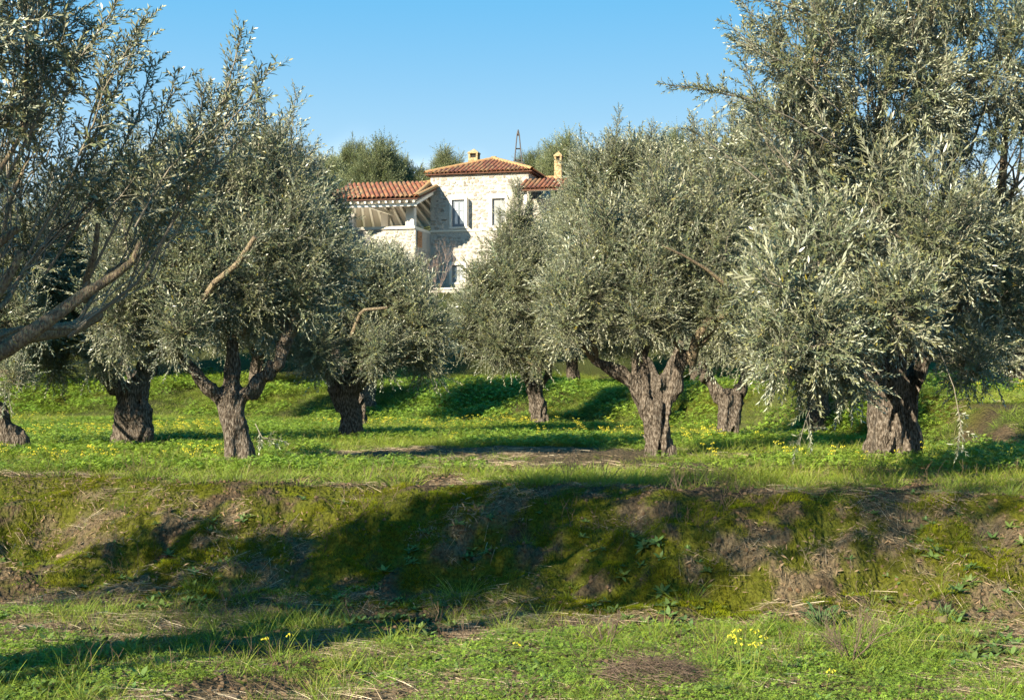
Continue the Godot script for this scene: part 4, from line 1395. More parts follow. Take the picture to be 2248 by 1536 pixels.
# wall in the plane z = 0, from z = -0.4, with real openings
func wall_with_holes(w: float, y0: float, y1: float, holes: Array) -> ArrayMesh:
	var st := begin()
	var xs := [0.0, w]
	var ys := [y0, y1]
	for q in holes:
		for v in [q.position.x, q.end.x]:
			if not xs.has(v): xs.append(v)
		for v in [q.position.y, q.end.y]:
			if not ys.has(v): ys.append(v)
	xs.sort()
	ys.sort()
	for j in ys.size() - 1:
		var run := -1.0
		for i in xs.size() - 1:
			var c := Vector2((xs[i] + xs[i + 1]) / 2, (ys[j] + ys[j + 1]) / 2)
			var hole := false
			for q in holes:
				if (q as Rect2).has_point(c): hole = true
			if not hole and run < 0: run = xs[i]
			var stop: bool = hole or i == xs.size() - 2
			if stop and run >= 0:
				var last: float = xs[i] if hole else xs[i + 1]
				if last > run: box(st, Vector3(run, ys[j], -0.4), Vector3(last, ys[j + 1], 0))
				run = -1.0
	return st.commit()

func chimney(parent: Node, c: Vector3, w: float, h: float, m: Material) -> void:
	var st := begin()
	var a := w / 2
	box(st, c + Vector3(-a, 0, -a), c + Vector3(a, h - 0.34, a))
	# pot with openings: four corner posts under a little gable
	for sx in [-1, 1]:
		for sz in [-1, 1]:
			box(st, c + Vector3(sx * a - (0.09 if sx > 0 else 0.0), h - 0.34, sz * a - (0.09 if sz > 0 else 0.0)), c + Vector3(sx * a + (0.0 if sx > 0 else 0.09), h - 0.12, sz * a + (0.0 if sz > 0 else 0.09)))
	box(st, c + Vector3(-a - 0.03, h - 0.12, -a - 0.03), c + Vector3(a + 0.03, h - 0.06, a + 0.03))
	var top := c + Vector3(0, h + 0.16, 0)
	var k := [c + Vector3(-a - 0.03, h - 0.06, a + 0.03), c + Vector3(a + 0.03, h - 0.06, a + 0.03), c + Vector3(a + 0.03, h - 0.06, -a - 0.03), c + Vector3(-a - 0.03, h - 0.06, -a - 0.03)]
	for i in 4:
		var p: Vector3 = k[i]
		var q: Vector3 = k[(i + 1) % 4]
		st.set_normal((q - p).cross(top - p).normalized())
		for v in [p, top, q]: st.add_vertex(v)
	var ch := part("chimney", st.commit(), m, parent)
	part("flue", box_mesh(c + Vector3(-a + 0.1, h - 0.5, -a + 0.1), c + Vector3(a - 0.1, h - 0.13, a - 0.1)), mat.dark, ch)

func build_house() -> void:
	var r := RandomNumberGenerator.new()
	r.seed = 77
	house = thing("stone_house", "two-storey pale stone house with red tiled roofs and an open porch on the slope", "house", at(945, 640, 70.5), -TURN)
	var stones := [stone_mesh(1), stone_mesh(2), stone_mesh(3), stone_mesh(4)]
	var tile := tile_mesh(0.4, 0.21)
	var rtile := tile_mesh(0.4, 0.26)
	var w := 5.05
	var eave := 5.84
	var deep := 5.0
	# --- tower: front wall with its three openings
	var holes := [Rect2(1.12, 3.22, 0.66, 1.34), Rect2(3.2, 3.22, 0.66, 1.34), Rect2(1.12, 0.45, 0.62, 0.85)]
	var front := part("wall", wall_with_holes(w, -1.6, eave, holes), mat.mortar, house)
	var near_holes := []
	for q in holes: near_holes.append(q.grow(0.16))
	near_holes.append(Rect2(-1, 2.93, 9, 0.14))
	var used := rubble(front, Transform3D(Basis(), Vector3(0, 0, 0.001)), w, eave, near_holes, Rect2(0.0, 3.1, 5.1, 2.8), stones, r, 290)
	part("string_course", box_mesh(Vector3(-0.02, 2.97, 0.002), Vector3(w + 0.02, 3.05, 0.05)), mat.slab, front)
	var back := begin()
	box(back, Vector3(0, -1.6, -deep), Vector3(0.4, eave, -0.402))
	box(back, Vector3(w - 0.4, -1.6, -deep), Vector3(w, eave, -0.402))
	box(back, Vector3(0.402, -1.6, -deep), Vector3(w - 0.402, eave, -deep + 0.4))
	var side := part("wall", back.commit(), mat.mortar, house)
	rubble(side, Transform3D(Basis(Vector3.UP, PI / 2), Vector3(w + 0.001, 0, 0)), deep, eave, [], Rect2(0, 0, 0, 0), stones, r, 0)
	part("floor", box_mesh(Vector3(0.402, 2.7, -deep + 0.402), Vector3(w - 0.402, 2.9, -0.402)), mat.dark, house)
	window_part(house, 1.12, 3.22, 0.66, 1.34, mat.blue_wood, false)
	part("open_shutter", box_mesh(Vector3(1.955, 3.22, 0.05), Vector3(1.99, 4.6, 0.36)), mat.slab, house)
	window_part(house, 3.2, 3.22, 0.66, 1.34, mat.grey_wood, true)
	window_part(house, 1.12, 0.45, 0.62, 0.85, mat.grey_wood, false)
	# curtains of light behind the panes: a plain pale room wall would be too much; keep the room dark
	# --- tower roof
	var o := 0.22
	var p0 := Vector3(-o, eave, o)
	var p1 := Vector3(w + o, eave, o)
	var p2 := Vector3(w + o, eave, -deep - o)
	var p3 := Vector3(-o, eave, -deep - o)
	var apex := Vector3(w / 2 + 0.1, eave + 1.02, -deep / 2)
	var st := begin()
	for q in [[p0, p1], [p1, p2], [p2, p3], [p3, p0]]:
		var n: Vector3 = (q[1] - q[0]).cross(apex - q[0]).normalized()
		st.set_normal(n)
		for v in [q[0], apex, q[1]]: st.add_vertex(v)
		quad(st, q[0] + Vector3(0, -0.03, 0), q[0], q[1], q[1] + Vector3(0, -0.03, 0))
	quad(st, p0 + Vector3(0, -0.03, 0), p1 + Vector3(0, -0.03, 0), p2 + Vector3(0, -0.03, 0), p3 + Vector3(0, -0.03, 0))
	var roof := part("roof", st.commit(), mat.under_tile, house)
	var down := Vector3(0, 0.02, 0)
	tile_slope(roof, p0 + down, p1 + down, apex + down, apex + down, tile, r, true)
	tile_slope(roof, p1 + down, p2 + down, apex + down, apex + down, tile, r, false)
	for q in [p0, p1, p2, p3]: ridge_line(roof, apex + Vector3.UP * 0.05, q + Vector3.UP * 0.05, rtile)
	part("finial", box_mesh(apex + Vector3(-0.12, 0.0, -0.12), apex + Vector3(0.12, 0.2, 0.12)), mat.ridge, roof)
	chimney(roof, Vector3(1.35, eave + 0.15, -3.3), 0.5, 1.5, mat.ochre)
	# --- the solid lower storey under the veranda
	part("wall", box_mesh(Vector3(-5.4, -1.6, -9.5), Vector3(-0.002, 2.88, -1.0)), mat.mortar, house)
	var low := part("wall", box_mesh(Vector3(-5.4, -1.6, -0.998), Vector3(-0.002, 2.88, 2.45)), mat.mortar, house)
	rubble(low, Transform3D(Basis(), Vector3(-5.4, 0, 2.451)), 5.4, 2.88, [], Rect2(0, 0, 0, 0), stones, r, 0)
	rubble(low, Transform3D(Basis(Vector3.UP, PI / 2), Vector3(-0.001, 0, 2.45)), 2.4, 2.0, [], Rect2(0, 0, 0, 0), stones, r, 0)
	part("porch_floor", box_mesh(Vector3(-5.5, 2.885, -9.6), Vector3(-0.004, 3.02, 2.56)), mat.slab, house)
	# --- porch roof: its front edge low, rising towards the tower
	var fl := hp(716, 440, 66.6)
	var fr := hp(916, 434, 67.3)
	var br := hp(958, 414, 70.3)
	var tr := hp(946, 403, 71.0)
	var tl := hp(772, 429, 70.6)
	var porch := slab_roof("porch_roof", [fl, tl, tr, br, fr], 0.05, mat.under_tile, house)
	tile_slope(porch, fl + down, fr + down, tr + down, tl + down, tile, r, false)
	ridge_line(porch, tr + Vector3.UP * 0.04, fr + Vector3(-0.12, 0.05, 0), rtile)
	ridge_line(porch, br + Vector3(-0.02, 0.06, 0), fr + Vector3(0.0, 0.05, 0), rtile)
	ridge_line(porch, tr + Vector3.UP * 0.04, tl + Vector3.UP * 0.04, rtile)
	# behind the ridge the roof falls away again; its white ceiling shows under the front edge
	var bl := hp(770, 497, 80.0)
	var bb := hp(935, 494, 80.0)
	bb.x = -0.03
	var tr2 := Vector3(-0.03, tr.y, tr.z)
	slab_roof("porch_roof", [tl, bl, bb, tr2], 0.05, mat.under_tile, house)
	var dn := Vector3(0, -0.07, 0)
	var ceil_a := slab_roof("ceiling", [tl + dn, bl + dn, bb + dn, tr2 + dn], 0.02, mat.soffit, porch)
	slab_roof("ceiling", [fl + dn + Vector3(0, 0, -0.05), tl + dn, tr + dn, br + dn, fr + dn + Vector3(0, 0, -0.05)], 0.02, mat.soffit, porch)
	for k in 13:
		var t := (k + 0.4) / 13.0
		var ra := begin()
		beam(ra, fl.lerp(fr, t) + Vector3(0, -0.15, -0.05), tl.lerp(tr, t) + Vector3(0, -0.15, 0.1), 0.09, 0.10)
		part("rafter", ra.commit(), mat.white_wood, porch)
		var rb := begin()
		beam(rb, tl.lerp(tr2, t) + Vector3(0, -0.15, -0.1), bl.lerp(bb, t) + Vector3(0, -0.15, 0.0), 0.12, 0.10)
		part("rafter", rb.commit(), mat.white_wood, porch)
	var fb := begin()
	beam(fb, fl.lerp(fr, 0.06) + Vector3(0, -0.27, -0.35), fr + Vector3(-0.15, -0.27, -0.35), 0.14, 0.14)
	part("beam", fb.commit(), mat.white_wood, porch)
	var db := begin()
	beam(db, hp(800, 449, 71.0), hp(860, 469, 74.5), 0.16, 0.16)
	part("beam", db.commit(), mat.white_wood, porch)
	var vb := begin()
	beam(vb, fr + Vector3(-0.2, -0.22, -0.3), br + Vector3(-0.2, -0.22, 0.05), 0.12, 0.14)
	part("beam", vb.commit(), mat.white_wood, porch)
	# pillars
	part("pillar", box_mesh(Vector3(-0.52, 3.022, 1.98), Vector3(-0.1, fr.y - 0.34, 2.4)), mat.plaster, house)
	part("pillar", box_mesh(Vector3(-3.5, 3.022, 2.0), Vector3(-3.2, fl.y - 0.3, 2.3)), mat.plaster, house)
	var bp := hp(846, 500, 74.5)
	part("pillar", box_mesh(Vector3(bp.x - 0.19, 3.022, bp.z - 0.19), Vector3(bp.x + 0.19, 4.72, bp.z + 0.19)), mat.plaster, house)
	# brown wooden screen on the porch's side, under the floor
	var sh := begin()
	for k in 6:
		box(sh, Vector3(0.002, 2.05 + k * 0.13, 1.5), Vector3(0.045, 2.165 + k * 0.13, 2.2))
	part("wooden_screen", sh.commit(), mat.brown_wood, house)
	# --- right wing with its own porch
	var wing := begin()
	box(wing, Vector3(w + 0.002, -1.6, -5.5), Vector3(12.5, 4.5, -0.3))
	var ww := part("wall", wing.commit(), mat.mortar, house)
	rubble(ww, Transform3D(Basis(), Vector3(w, 0, -0.299)), 7.4, 4.5, [Rect2(6.0 - w, 3.0, 1.0, 2.0), Rect2(8.0 - w, 3.0, 1.0, 2.0)], Rect2(0, 0, 0, 0), stones, r, 0)
	part("wall", box_mesh(Vector3(w - 0.15, -1.6, 0.06), Vector3(12.5, 2.88, 1.35)), mat.mortar, house)
	part("porch_floor", box_mesh(Vector3(w - 0.2, 2.885, 0.055), Vector3(12.6, 3.0, 1.45)), mat.slab, house)
	part("door", box_mesh(Vector3(6.1, 3.01, -0.32), Vector3(6.95, 4.4, -0.27)), mat.blue_wood, house)
	part("door", box_mesh(Vector3(8.1, 3.01, -0.32), Vector3(8.95, 4.4, -0.27)), mat.blue_wood, house)
	for x in [5.1, 7.9, 10.2, 12.2]:
		part("post", box_mesh(Vector3(x, 3.002, 1.1), Vector3(x + 0.16, 4.68, 1.26)), mat.white_wood, house)
	var wr := slab_roof("porch_roof", [Vector3(4.75, 4.72, 1.55), Vector3(4.9, 5.32, 0.05), Vector3(12.8, 5.32, 0.05), Vector3(12.8, 4.72, 1.55)], 0.05, mat.under_tile, house)
	tile_slope(wr, Vector3(4.75, 4.74, 1.55), Vector3(12.8, 4.74, 1.55), Vector3(12.8, 5.34, 0.05), Vector3(4.9, 5.34, 0.05), tile, r, false)
	part("beam", box_mesh(Vector3(4.9, 4.69, 1.1), Vector3(12.6, 4.72, 1.26)), mat.white_wood, wr)
	var m0 := Vector3(w + 0.01, 4.55, 0.0)
	var m1 := Vector3(12.9, 4.55, 0.0)
	var top0 := Vector3(w + 0.01, 5.85, -3.0)
	var top1 := Vector3(11.0, 5.85, -3.0)
	var mr := slab_roof("roof", [Vector3(w + 0.01, 5.02, -0.3), top0, top1, Vector3(12.9, 4.95, -0.3)], 0.06, mat.under_tile, house)
	tile_slope(mr, Vector3(w + 0.1, 5.05, -0.3), Vector3(12.9, 5.0, -0.3), top1, top0, tile, r, false)
	ridge_line(mr, top0 + Vector3.UP * 0.04, top1 + Vector3.UP * 0.04, rtile)
	ridge_line(mr, top1 + Vector3.UP * 0.04, Vector3(12.9, 5.0, -0.3), rtile)
	chimney(mr, Vector3(6.05, 5.1, -2.4), 0.37, 1.92, mat.ochre)
	# --- low retaining wall before the house
	var rw := thing("stone_wall", "low whitish stone wall on the slope below the house's shaded window", "wall", at(968, 656, 66.5), -TURN)
	var body := part("core", box_mesh(Vector3(-1.2, -1.2, -0.4), Vector3(1.15, 0.45, 0)), mat.mortar, rw)
	rubble(body, Transform3D(Basis(), Vector3(-1.2, -0.7, 0.001)), 2.35, 1.1, [], Rect2(0, 0, 3, 3), stones, r, 60)
	part("coping", box_mesh(Vector3(-1.25, 0.452, -0.45), Vector3(1.2, 0.52, 0.05)), mat.plaster, rw)
	# --- iron mast behind the roof
	var foot := on_ground(1137.5, 79.0)
	var tip := at(1137.5, 284, 79.0) - foot
	var mast := thing("lattice_mast", "slender dark iron lattice mast rising behind the tiled roof", "mast", foot)
	var half := 0.95
	var corners := [Vector3(-half, -0.2, half), Vector3(half, -0.2, half), Vector3(half, -0.2, -half), Vector3(-half, -0.2, -half)]
	for c in corners:
		var s := begin()
		tube(s, [c, Vector3(0, tip.y - 0.25, 0) + (c * Vector3(1, 0, 1)) * 0.06], [0.042, 0.034], 6)
		part("leg", s.commit(), mat.iron, mast)
	for t in [0.25, 0.45, 0.6, 0.7, 0.78, 0.84, 0.91]:
		for k in 4:
			var a: Vector3 = corners[k].lerp(Vector3(0, tip.y - 0.25, 0), t)
			var b2: Vector3 = corners[(k + 1) % 4].lerp(Vector3(0, tip.y - 0.25, 0), t)
			var s := begin()
			tube(s, [a, b2], [0.026, 0.026], 5)
			part("brace", s.commit(), mat.iron, mast)
	var pl := 1.0 - 0.78
	part("platform", box_mesh(Vector3(-half * pl - 0.09, tip.y * 0.79, -half * pl - 0.09), Vector3(half * pl + 0.09, tip.y * 0.79 + 0.07, half * pl + 0.09)), mat.iron, mast)
	var hd := begin()
	tube(hd, [Vector3(0, tip.y - 0.35, 0), Vector3(0, tip.y - 0.2, 0), Vector3(0, tip.y - 0.1, 0), Vector3(0, tip.y, 0)], [0.05, 0.07, 0.05, 0.02], 8)
	part("cap", hd.commit(), mat.iron, mast)

func twiggy(st: SurfaceTool, r: RandomNumberGenerator, p: Vector3, dir: Vector3, len: float, rad: float, depth: int, up: float) -> void:
	var q := p + dir * len
	var pts := bend(p, q, 3, 0.02, r, 0.05)
	tube(st, pts, tapered(4, rad, rad * 0.55), 4)
	if depth == 0: return
	for k in r.randi_range(3, 4):
		var t := r.randf_range(0.35, 1.0)
		var d := (dir + Vector3(r.randf_range(-0.7, 0.7), r.randf_range(-0.3, 0.6) + up, r.randf_range(-0.7, 0.7))).normalized()
		twiggy(st, r, p.lerp(q, t), d, len * r.randf_range(0.5, 0.75), rad * 0.5, depth - 1, up)

func twig_bush(called: String, label: String, cat: String, where: Vector3, stems: int, len: float, rad: float, depth: int, spread: float, m: Material, sd: int, up := 0.1) -> void:
	var t := thing(called, label, cat, where)
	var r := RandomNumberGenerator.new()
	r.seed = sd
	for k in stems:
		var st := begin()
		var a := TAU * k / stems + r.randf_range(-0.5, 0.5)
		var d := (Vector3.UP + Vector3(cos(a), 0, sin(a)) * r.randf_range(0.2, 1.0) * spread).normalized()
		twiggy(st, r, Vector3(cos(a), 0, sin(a)) * 0.03 * len - Vector3.UP * 0.02, d, len * r.randf_range(0.7, 1.1), rad, depth, up)
		part("stem", st.commit(), m, t)

# ---------------------------------------------------------------- herbs, grass, moss
func up_to(x: float, d: float, r: RandomNumberGenerator, z: float, follow: float) -> Transform3D:
	var n := Vector3.UP.lerp(slope_at(x, d), follow).normalized()
	var fr := frame_of(n)
	var a := r.randf_range(0, TAU)
	var sx: Vector3 = fr[0] * cos(a) + fr[1] * sin(a)
	return Transform3D(Basis(sx, n, sx.cross(n).normalized()).scaled_local(Vector3.ONE * z), Vector3(x, height(x, d), -d))

func spread(called: String, label: String, cat: String, kinds: Array, m: Material, tries: int, d0: float, d1: float, sd: int, wanted: Callable, lo: float, hi: float, follow: float, hue: float) -> void:
	var r := RandomNumberGenerator.new()
	r.seed = sd
	var w := []
	var ti := []
	for k in kinds:
		w.append([])
		ti.append([])
	for i in tries:
		# even over the ground that the picture can see, with a margin at both sides
		var d := sqrt(lerpf(d0 * d0, d1 * d1, r.randf()))
		var half := d * 0.40 + 0.8
		var x := r.randf_range(-half, half)
		var want: float = wanted.call(x, d)
		if r.randf() > want: continue
		var k := r.randi() % kinds.size()
		w[k].append(up_to(x, d, r, r.randf_range(lo, hi) * (0.7 + 0.3 * want), follow))
		var tone := r.randf_range(0.75, 1.25)
		var y := r.randf_range(-hue, hue)
		ti[k].append(Color(tone * (1.0 + y), tone, tone * (1.0 - y)))
	for k in kinds.size():
		if w[k].is_empty(): continue
		var o := scatter(called, kinds[k], m, w[k], ti[k], self)
		o.set_meta("label", label)
		o.set_meta("category", cat)

func build_plants() -> void:
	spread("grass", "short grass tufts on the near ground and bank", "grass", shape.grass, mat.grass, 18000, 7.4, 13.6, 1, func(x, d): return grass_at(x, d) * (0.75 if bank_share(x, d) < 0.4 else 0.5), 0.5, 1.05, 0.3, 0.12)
	spread("clover", "low clover-like leaves carpeting the near ground", "ground cover", shape.clover, mat.grass, 7500, 7.4, 12.2, 2, func(x, d): return sstep(-0.1, 0.3, noise_a.get_noise_2d(x * 25.0, d * 30.0) + 0.25 * (1.0 - sstep(8.5, 10.0, d))) * (1.0 - sstep(0.0, 0.3, bank_share(x, d))), 0.6, 1.2, 0.6, 0.08)
	spread("moss", "yellow-green moss cushions on the earth bank", "moss", shape.moss, mat.moss, 22000, 9.0, 14.2, 3, func(x, d): return moss_at(x, d) * (0.35 + 0.65 * sstep(-0.1, 0.2, noise_b.get_noise_2d(x * 90.0, d * 110.0))), 0.7, 1.6, 1.0, 0.15)
	spread("straw", "dry straw and fallen leaves littering the bank", "litter", shape.straw, mat.straw, 17000, 7.4, 15.0, 4, func(x, d): return straw_at(x, d) * (1.0 - 0.75 * moss_at(x, d)), 0.6, 1.3, 1.0, 0.05)
	spread("straw", "dry straw and prunings scattered on the terrace", "litter", shape.straw, mat.straw, 7000, 13.0, 26.0, 14, func(x, d): return (0.35 + 0.65 * bare_at(x, d)) * sstep(-0.2, 0.2, noise_b.get_noise_2d(x * 30.0, d * 30.0)), 0.9, 1.8, 1.0, 0.05)
	spread("soil_clods", "small brown clods of earth", "soil", shape.clod, mat.clod, 20000, 7.4, 15.0, 5, func(x, d): return (1.0 - 0.8 * moss_at(x, d)) * 0.7, 0.005, 0.026, 1.0, 0.05)
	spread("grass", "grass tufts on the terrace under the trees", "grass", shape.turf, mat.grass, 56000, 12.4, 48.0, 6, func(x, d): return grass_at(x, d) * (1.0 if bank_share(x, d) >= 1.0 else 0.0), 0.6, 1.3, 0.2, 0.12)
	spread("herbs", "bright green leafy herbs on the terrace", "ground cover", shape.herb, mat.grass, 12000, 14.0, 36.0, 7, func(x, d): return (1.0 - bare_at(x, d)) * sstep(-0.15, 0.2, noise_a.get_noise_2d(x * 14.0 + 77.0, d * 20.0)), 0.6, 1.3, 0.3, 0.1)
	spread("herbs", "tall leafy weeds on the second bank and slope", "ground cover", shape.herb, mat.grass, 12000, 19.0, 48.0, 8, func(x, d): return sstep(foot_of(x) - 1.0, foot_of(x) + 1.0, d) * sstep(-0.25, 0.1, noise_a.get_noise_2d(x * 12.0, d * 12.0)), 0.9, 2.2, 0.3, 0.12)
	spread("yellow_flowers", "yellow bell-shaped flowers in drifts on the terrace", "flowers", [shape.flower], mat.petal, 9000, 14.6, 36.0, 9, func(x, d): return (1.0 - bare_at(x, d)) * sstep(0.0, 0.25, noise_b.get_noise_2d(x * 9.0 + 20.0, d * 9.0) + 0.3 * sstep(23.0, 30.0, d) * (1.0 - sstep(foot_of(x) - 1.5, foot_of(x), d)) - 0.1) * 0.17, 0.8, 1.3, 0.1, 0.05)
	spread("weeds", "low broad-leaved weeds among the near grass", "weeds", shape.rosette, mat.grass, 2600, 7.4, 12.6, 11, func(x, d): return sstep(-0.25, 0.2, noise_b.get_noise_2d(x * 40.0 + 7.0, d * 40.0)) * (1.0 - 0.8 * bank_share(x, d)), 0.6, 1.5, 0.5, 0.15)
	spread("dead_stalks", "thin dead brown stalks on the near ground and bank", "dry stalks", shape.stalk, mat.straw, 1500, 7.4, 14.5, 12, func(x, d): return sstep(-0.1, 0.3, noise_a.get_noise_2d(x * 50.0 + 60.0, d * 50.0)) * 0.8, 0.6, 1.3, 0.3, 0.05)
	# --- clumps with an outline of their own in the foreground
	var r := RandomNumberGenerator.new()
	r.seed = 404
	var clumps := [[1640, 8.35, 8, 0.30, "tallest clump of yellow bell flowers beside the dry brown heap"], [100, 8.9, 2, 0.22, "pair of yellow bell flower stems at the left foot of the picture"], [30, 11.0, 2, 0.24, "two yellow flower stems at the left edge where grass meets the bank"], [412, 9.2, 1, 0.2, "single yellow flower stem between left corner and bank shadow"], [640, 9.0, 2, 0.2, "two yellow flower stems right of the left dark shadow"], [1180, 8.9, 1, 0.16, "short yellow flower stem near the bottom middle"], [1790, 8.0, 1, 0.14, "single low yellow flower right of the tallest flower clump"]]
	for c in clumps:
		var t := thing("flower_clump", c[4], "flowers", on_ground(c[0], c[1]), 0.0, "yellow flower clumps in the foreground")
		for k in c[2]:
			var st := begin()
			var f := Vector3(r.randf_range(-0.06, 0.06), -0.01, r.randf_range(-0.05, 0.05))
			flower_stem(st, r, f, f + Vector3(f.x * 1.3 + r.randf_range(-0.04, 0.04), c[3] * r.randf_range(0.7, 1.05), r.randf_range(-0.04, 0.04)), 4, 0.95)
			part("stem", st.commit(), mat.petal, t)
		var lv := part("leaves", clover_mesh(500 + c[0], 26, 0.13, 0.016, 0.07), mat.grass, t)
		lv.set_meta("kind", "stuff")
	# broad-leaved plant at the toe of the bank
	for q in [[1805, 10.05, 80, 0.2, "dark broad-leaved plant at the foot of the bank, above the dry twigs"], [2075, 10.3, 20, 0.12, "small grey-leaved plant at the bank's foot near the right edge"]]:
		var t := thing("broad_leaved_plant", q[4], "plant", on_ground(q[0], q[1]))
		for k in q[2]:
			var a: float = TAU * k / q[2] + r.randf_range(-0.3, 0.3)
			var st := begin()
			var o := Vector3(cos(a), 0, sin(a))
			var d := (o * r.randf_range(0.3, 1.1) + Vector3.UP * r.randf_range(0.5, 1.2)).normalized()
			var L: float = q[3] * r.randf_range(0.45, 1.1)
			var j := r.randf_range(0.8, 1.25)
			tube(st, [Vector3(0, -0.01, 0), d * L], [0.004, 0.003], 4, Color(0.1, 0.16, 0.06))
			olive_leaf(st, d * L * r.randf_range(0.45, 0.98), (d + o * r.randf_range(0.1, 0.9) + Vector3(r.randf_range(-0.5, 0.5), r.randf_range(-0.5, 0.3), r.randf_range(-0.5, 0.5))).normalized(), (Vector3.UP - o * r.randf_range(0.1, 0.6)).normalized(), L * 0.4, L * 0.17, Color(0.075 * j, 0.135 * j, 0.045 * j), Color(0.12, 0.17, 0.09), true)
			part("leaf", st.commit(), mat.grass, t)
	# tall single tufts against the bank
	for q in [[1010, 11.0, "long-bladed grass tuft in the bank's shadow, left of centre"], [1500, 10.7, "long-bladed grass tuft at the bank's foot, right of centre"], [1700, 9.7, "thick bright grass tuft above the yellow flower clump"], [2040, 8.7, "wide bright grass tuft near the lower right corner"], [2180, 8.2, "grass tuft in the lower right corner"], [440, 11.3, "thin grass tuft on the lit left part of the bank"], [2070, 11.2, "pale grass tuft high on the bank at right"]]:
		var t := part("grass_tuft", grass_mesh(900 + q[0], 46, 0.1, 0.1, 0.3, 0.003, 0.8), mat.grass, self)
		t.position = on_ground(q[0], q[1])
		tag(t, q[2], "grass tuft", "tall grass tufts on the near ground")
	# dry things
	twig_bush("dry_bush", "leafless brown twiggy bush right of the yellow flower clump", "bush", on_ground(1868, 8.9), 8, 0.27, 0.005, 3, 1.1, mat.dry, 31)
	twig_bush("dry_bush", "thin reddish-brown dry stalks standing in the lower middle", "bush", on_ground(1330, 9.4), 5, 0.2, 0.0045, 2, 1.0, mat.dry, 32)
	twig_bush("dry_weed", "dark dry weed on the bank's upper edge right of centre", "weed", on_ground(1246, 13.0), 4, 0.2, 0.0035, 2, 0.5, mat.dry, 33, 0.4)
	twig_bush("dry_weed", "dark dry weed on the bank's upper edge left of centre", "weed", on_ground(806, 13.1), 2, 0.17, 0.0035, 1, 0.4, mat.dry, 34, 0.4)
	twig_bush("dry_weed", "dark spindly weed on the bank's edge below the dark V trunk", "weed", on_ground(1335, 12.9), 3, 0.2, 0.003, 2, 0.6, mat.dry, 35, 0.4)
	twig_bush("dry_weed", "dry upright stalk on the bank's shaded right half", "weed", on_ground(1490, 12.0), 3, 0.16, 0.003, 2, 0.5, mat.dry, 36, 0.3)
	twig_bush("dry_bush", "flat tangle of dead twigs on the bank's right part", "bush", on_ground(2190, 10.9), 8, 0.17, 0.003, 2, 3.0, mat.dry, 37, -0.1)
	twig_bush("leafless_shrub", "leafless reddish-grey shrub in front of the house's shaded wall", "shrub", on_ground(958, 64.5), 6, 1.5, 0.013, 3, 0.5, solid(Color(0.27, 0.2, 0.165), 0.85), 38, 0.3)
	twig_bush("leafless_shrub", "brown leafless brush behind foliage at the right edge", "shrub", on_ground(2195, 28.0), 9, 0.8, 0.015, 3, 0.9, mat.dry, 39, 0.2)
	# heap of dead grass
	var heap := begin()
	for k in 1500:
		var a := r.randf_range(0, TAU)
		var q := sqrt(r.randf())
		var p := Vector3(cos(a) * q * 0.36, 0.15 * (1.0 - q * q) * r.randf_range(0.6, 1.0), sin(a) * q * 0.28)
		var d := Vector3(r.randf_range(-1, 1), r.randf_range(-0.2, 0.45), r.randf_range(-0.7, 0.7)).normalized()
		var j := r.randf_range(0.35, 2.0)
		var c := Color(0.085 * j, 0.063 * j, 0.047 * j)
		blade(heap, p, d, r.randf_range(0.05, 0.2), r.randf_range(0.0009, 0.002), Vector3(r.randf_range(-0.7, 0.7), -0.3, r.randf_range(-0.7, 0.7)), c, c)
	var hp2 := part("dead_grass_heap", heap.commit(), mat.straw, self)
	hp2.position = on_ground(1430, 8.3)
	tag(hp2, "low heap of dead brown grass left of the yellow flower clump", "heap")
	# stones
	for q in [[132, 12.55, 0.045, "round pinkish stone lying on the bank at far left"], [483, 8.6, 0.05, "rough brown clod in the grass, lower left of centre"], [375, 7.95, 0.035, "small earth clod at the bottom edge, left"], [510, 7.9, 0.045, "earth clod at the bottom edge beside the smaller one"], [2065, 10.2, 0.06, "mossy stone at the bank's foot near the right edge"]]:
		var s := part("stone", shape.clod[q[0] % 3], solid((Color(0.12, 0.088, 0.058) if q[0] != 132 else Color(0.24, 0.165, 0.11)) if q[0] < 2000 else Color(0.15, 0.12, 0.05), 0.95, mat.clod.albedo_texture, Vector3.ONE * 5.0, null, 0.0, true), self)
		s.position = on_ground(q[0], q[1]) + Vector3.UP * q[2] * 0.1
		s.scale = Vector3(q[2], q[2] * 0.8, q[2])
		s.rotation.y = q[0]
		tag(s, q[3], "stone")

func cloud_cover() -> ImageTexture:
	# small low cumulus along the horizon, air only
	var n := FastNoiseLite.new()
	n.seed = 12
	n.frequency = 0.06
	n.fractal_octaves = 5
	var w := 1024
	var h := 512
	var im := Image.create_empty(w, h, false, Image.FORMAT_RGBA8)
	for y in range(int(h * 0.36), h / 2):
		var el := (0.5 - float(y) / h) * 180.0
		for x in w:
			var a := TAU * x / w
			var v := n.get_noise_3d(cos(a) * 130.0, el * 4.5, sin(a) * 130.0)
			var m := sstep(11.0, 6.0, el)
			var c := sstep(0.0, 0.25, v + 0.16 - 0.3 * (1.0 - m)) * m
			if c > 0.0:
				im.set_pixel(x, y, Color(0.6, 0.58, 0.56, c * 0.8))
	return ImageTexture.create_from_image(im)

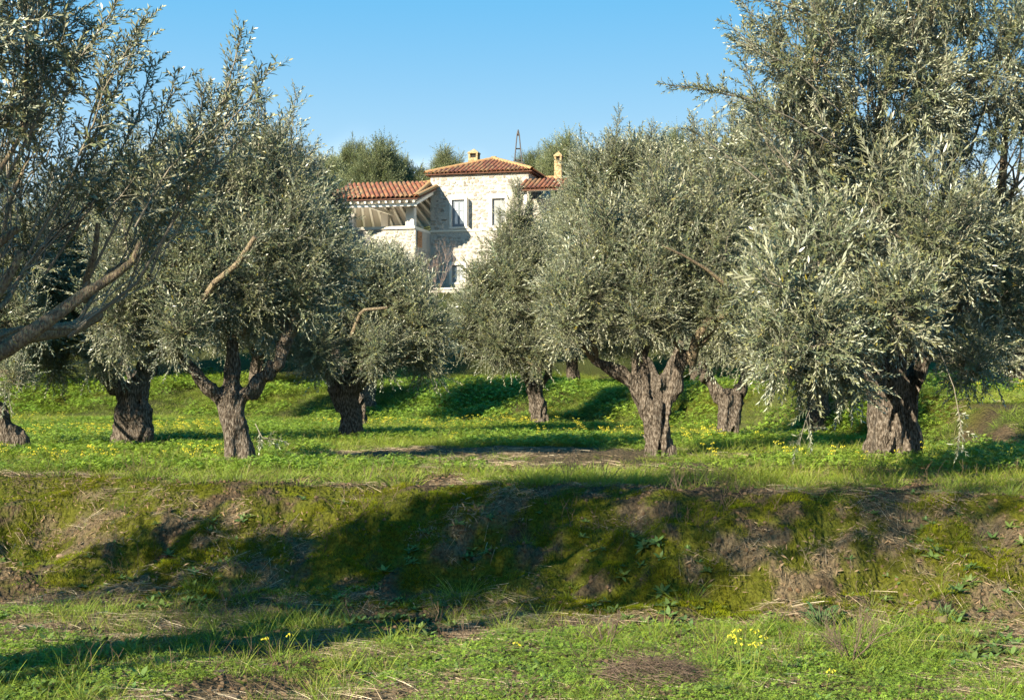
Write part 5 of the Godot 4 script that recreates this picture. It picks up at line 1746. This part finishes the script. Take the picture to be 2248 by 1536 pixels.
func _ready() -> void:
	# --- camera
	var cam := Camera3D.new()
	cam.name = "camera"
	cam.projection = Camera3D.PROJECTION_FRUSTUM
	cam.near = 0.1
	cam.far = 1500.0
	cam.size = 2.0 * 0.1 * 768.0 / FOCAL
	cam.frustum_offset = Vector2(0.0, (HORIZON - 768.0) / FOCAL * 0.1)
	add_child(cam)
	cam.position = Vector3(0, EYE, 0)
	cam.current = true
	# --- sky, sun, exposure
	var sky := ProceduralSkyMaterial.new()
	sky.sky_top_color = Color(0.006, 0.142, 0.285).linear_to_srgb()
	sky.sky_horizon_color = Color(0.56, 0.53, 0.40).linear_to_srgb()
	sky.sky_curve = 0.078
	sky.ground_bottom_color = Color(0.12, 0.12, 0.08)
	sky.ground_horizon_color = Color(0.45, 0.5, 0.5)
	sky.sun_angle_max = 1.0
	sky.sky_cover = cloud_cover()
	var env := Environment.new()
	env.background_mode = Environment.BG_SKY
	env.sky = Sky.new()
	env.sky.sky_material = sky
	env.tonemap_mode = Environment.TONE_MAPPER_LINEAR
	env.tonemap_exposure = 3.15
	env.sdfgi_enabled = true
	env.ssao_enabled = true
	env.ssil_enabled = true
	var we := WorldEnvironment.new()
	we.name = "surroundings"
	we.environment = env
	add_child(we)
	var sun := DirectionalLight3D.new()
	sun.name = "sun"
	sun.light_energy = 1.6
	sun.light_color = Color(1.0, 0.94, 0.83)
	sun.light_angular_distance = 0.5
	sun.shadow_enabled = true
	add_child(sun)
	var az := deg_to_rad(42.0)
	var el := deg_to_rad(25.5)
	var to := Vector3(-sin(az) * cos(el), sin(el), cos(az) * cos(el))
	sun.look_at_from_position(to * 100.0, Vector3.ZERO, Vector3.UP)
	# --- noises
	for n in [[noise_a, 1, 0.01, 4], [noise_b, 2, 0.01, 3], [noise_c, 3, 0.01, 2], [bark_noise, 4, 0.02, 2]]:
		n[0].seed = n[1]
		n[0].frequency = n[2]
		n[0].fractal_octaves = n[3]
		n[0].noise_type = FastNoiseLite.TYPE_SIMPLEX
	make_materials()
	make_shapes()
	build_ground()
	build_house()
	build_trees()
	build_plants()
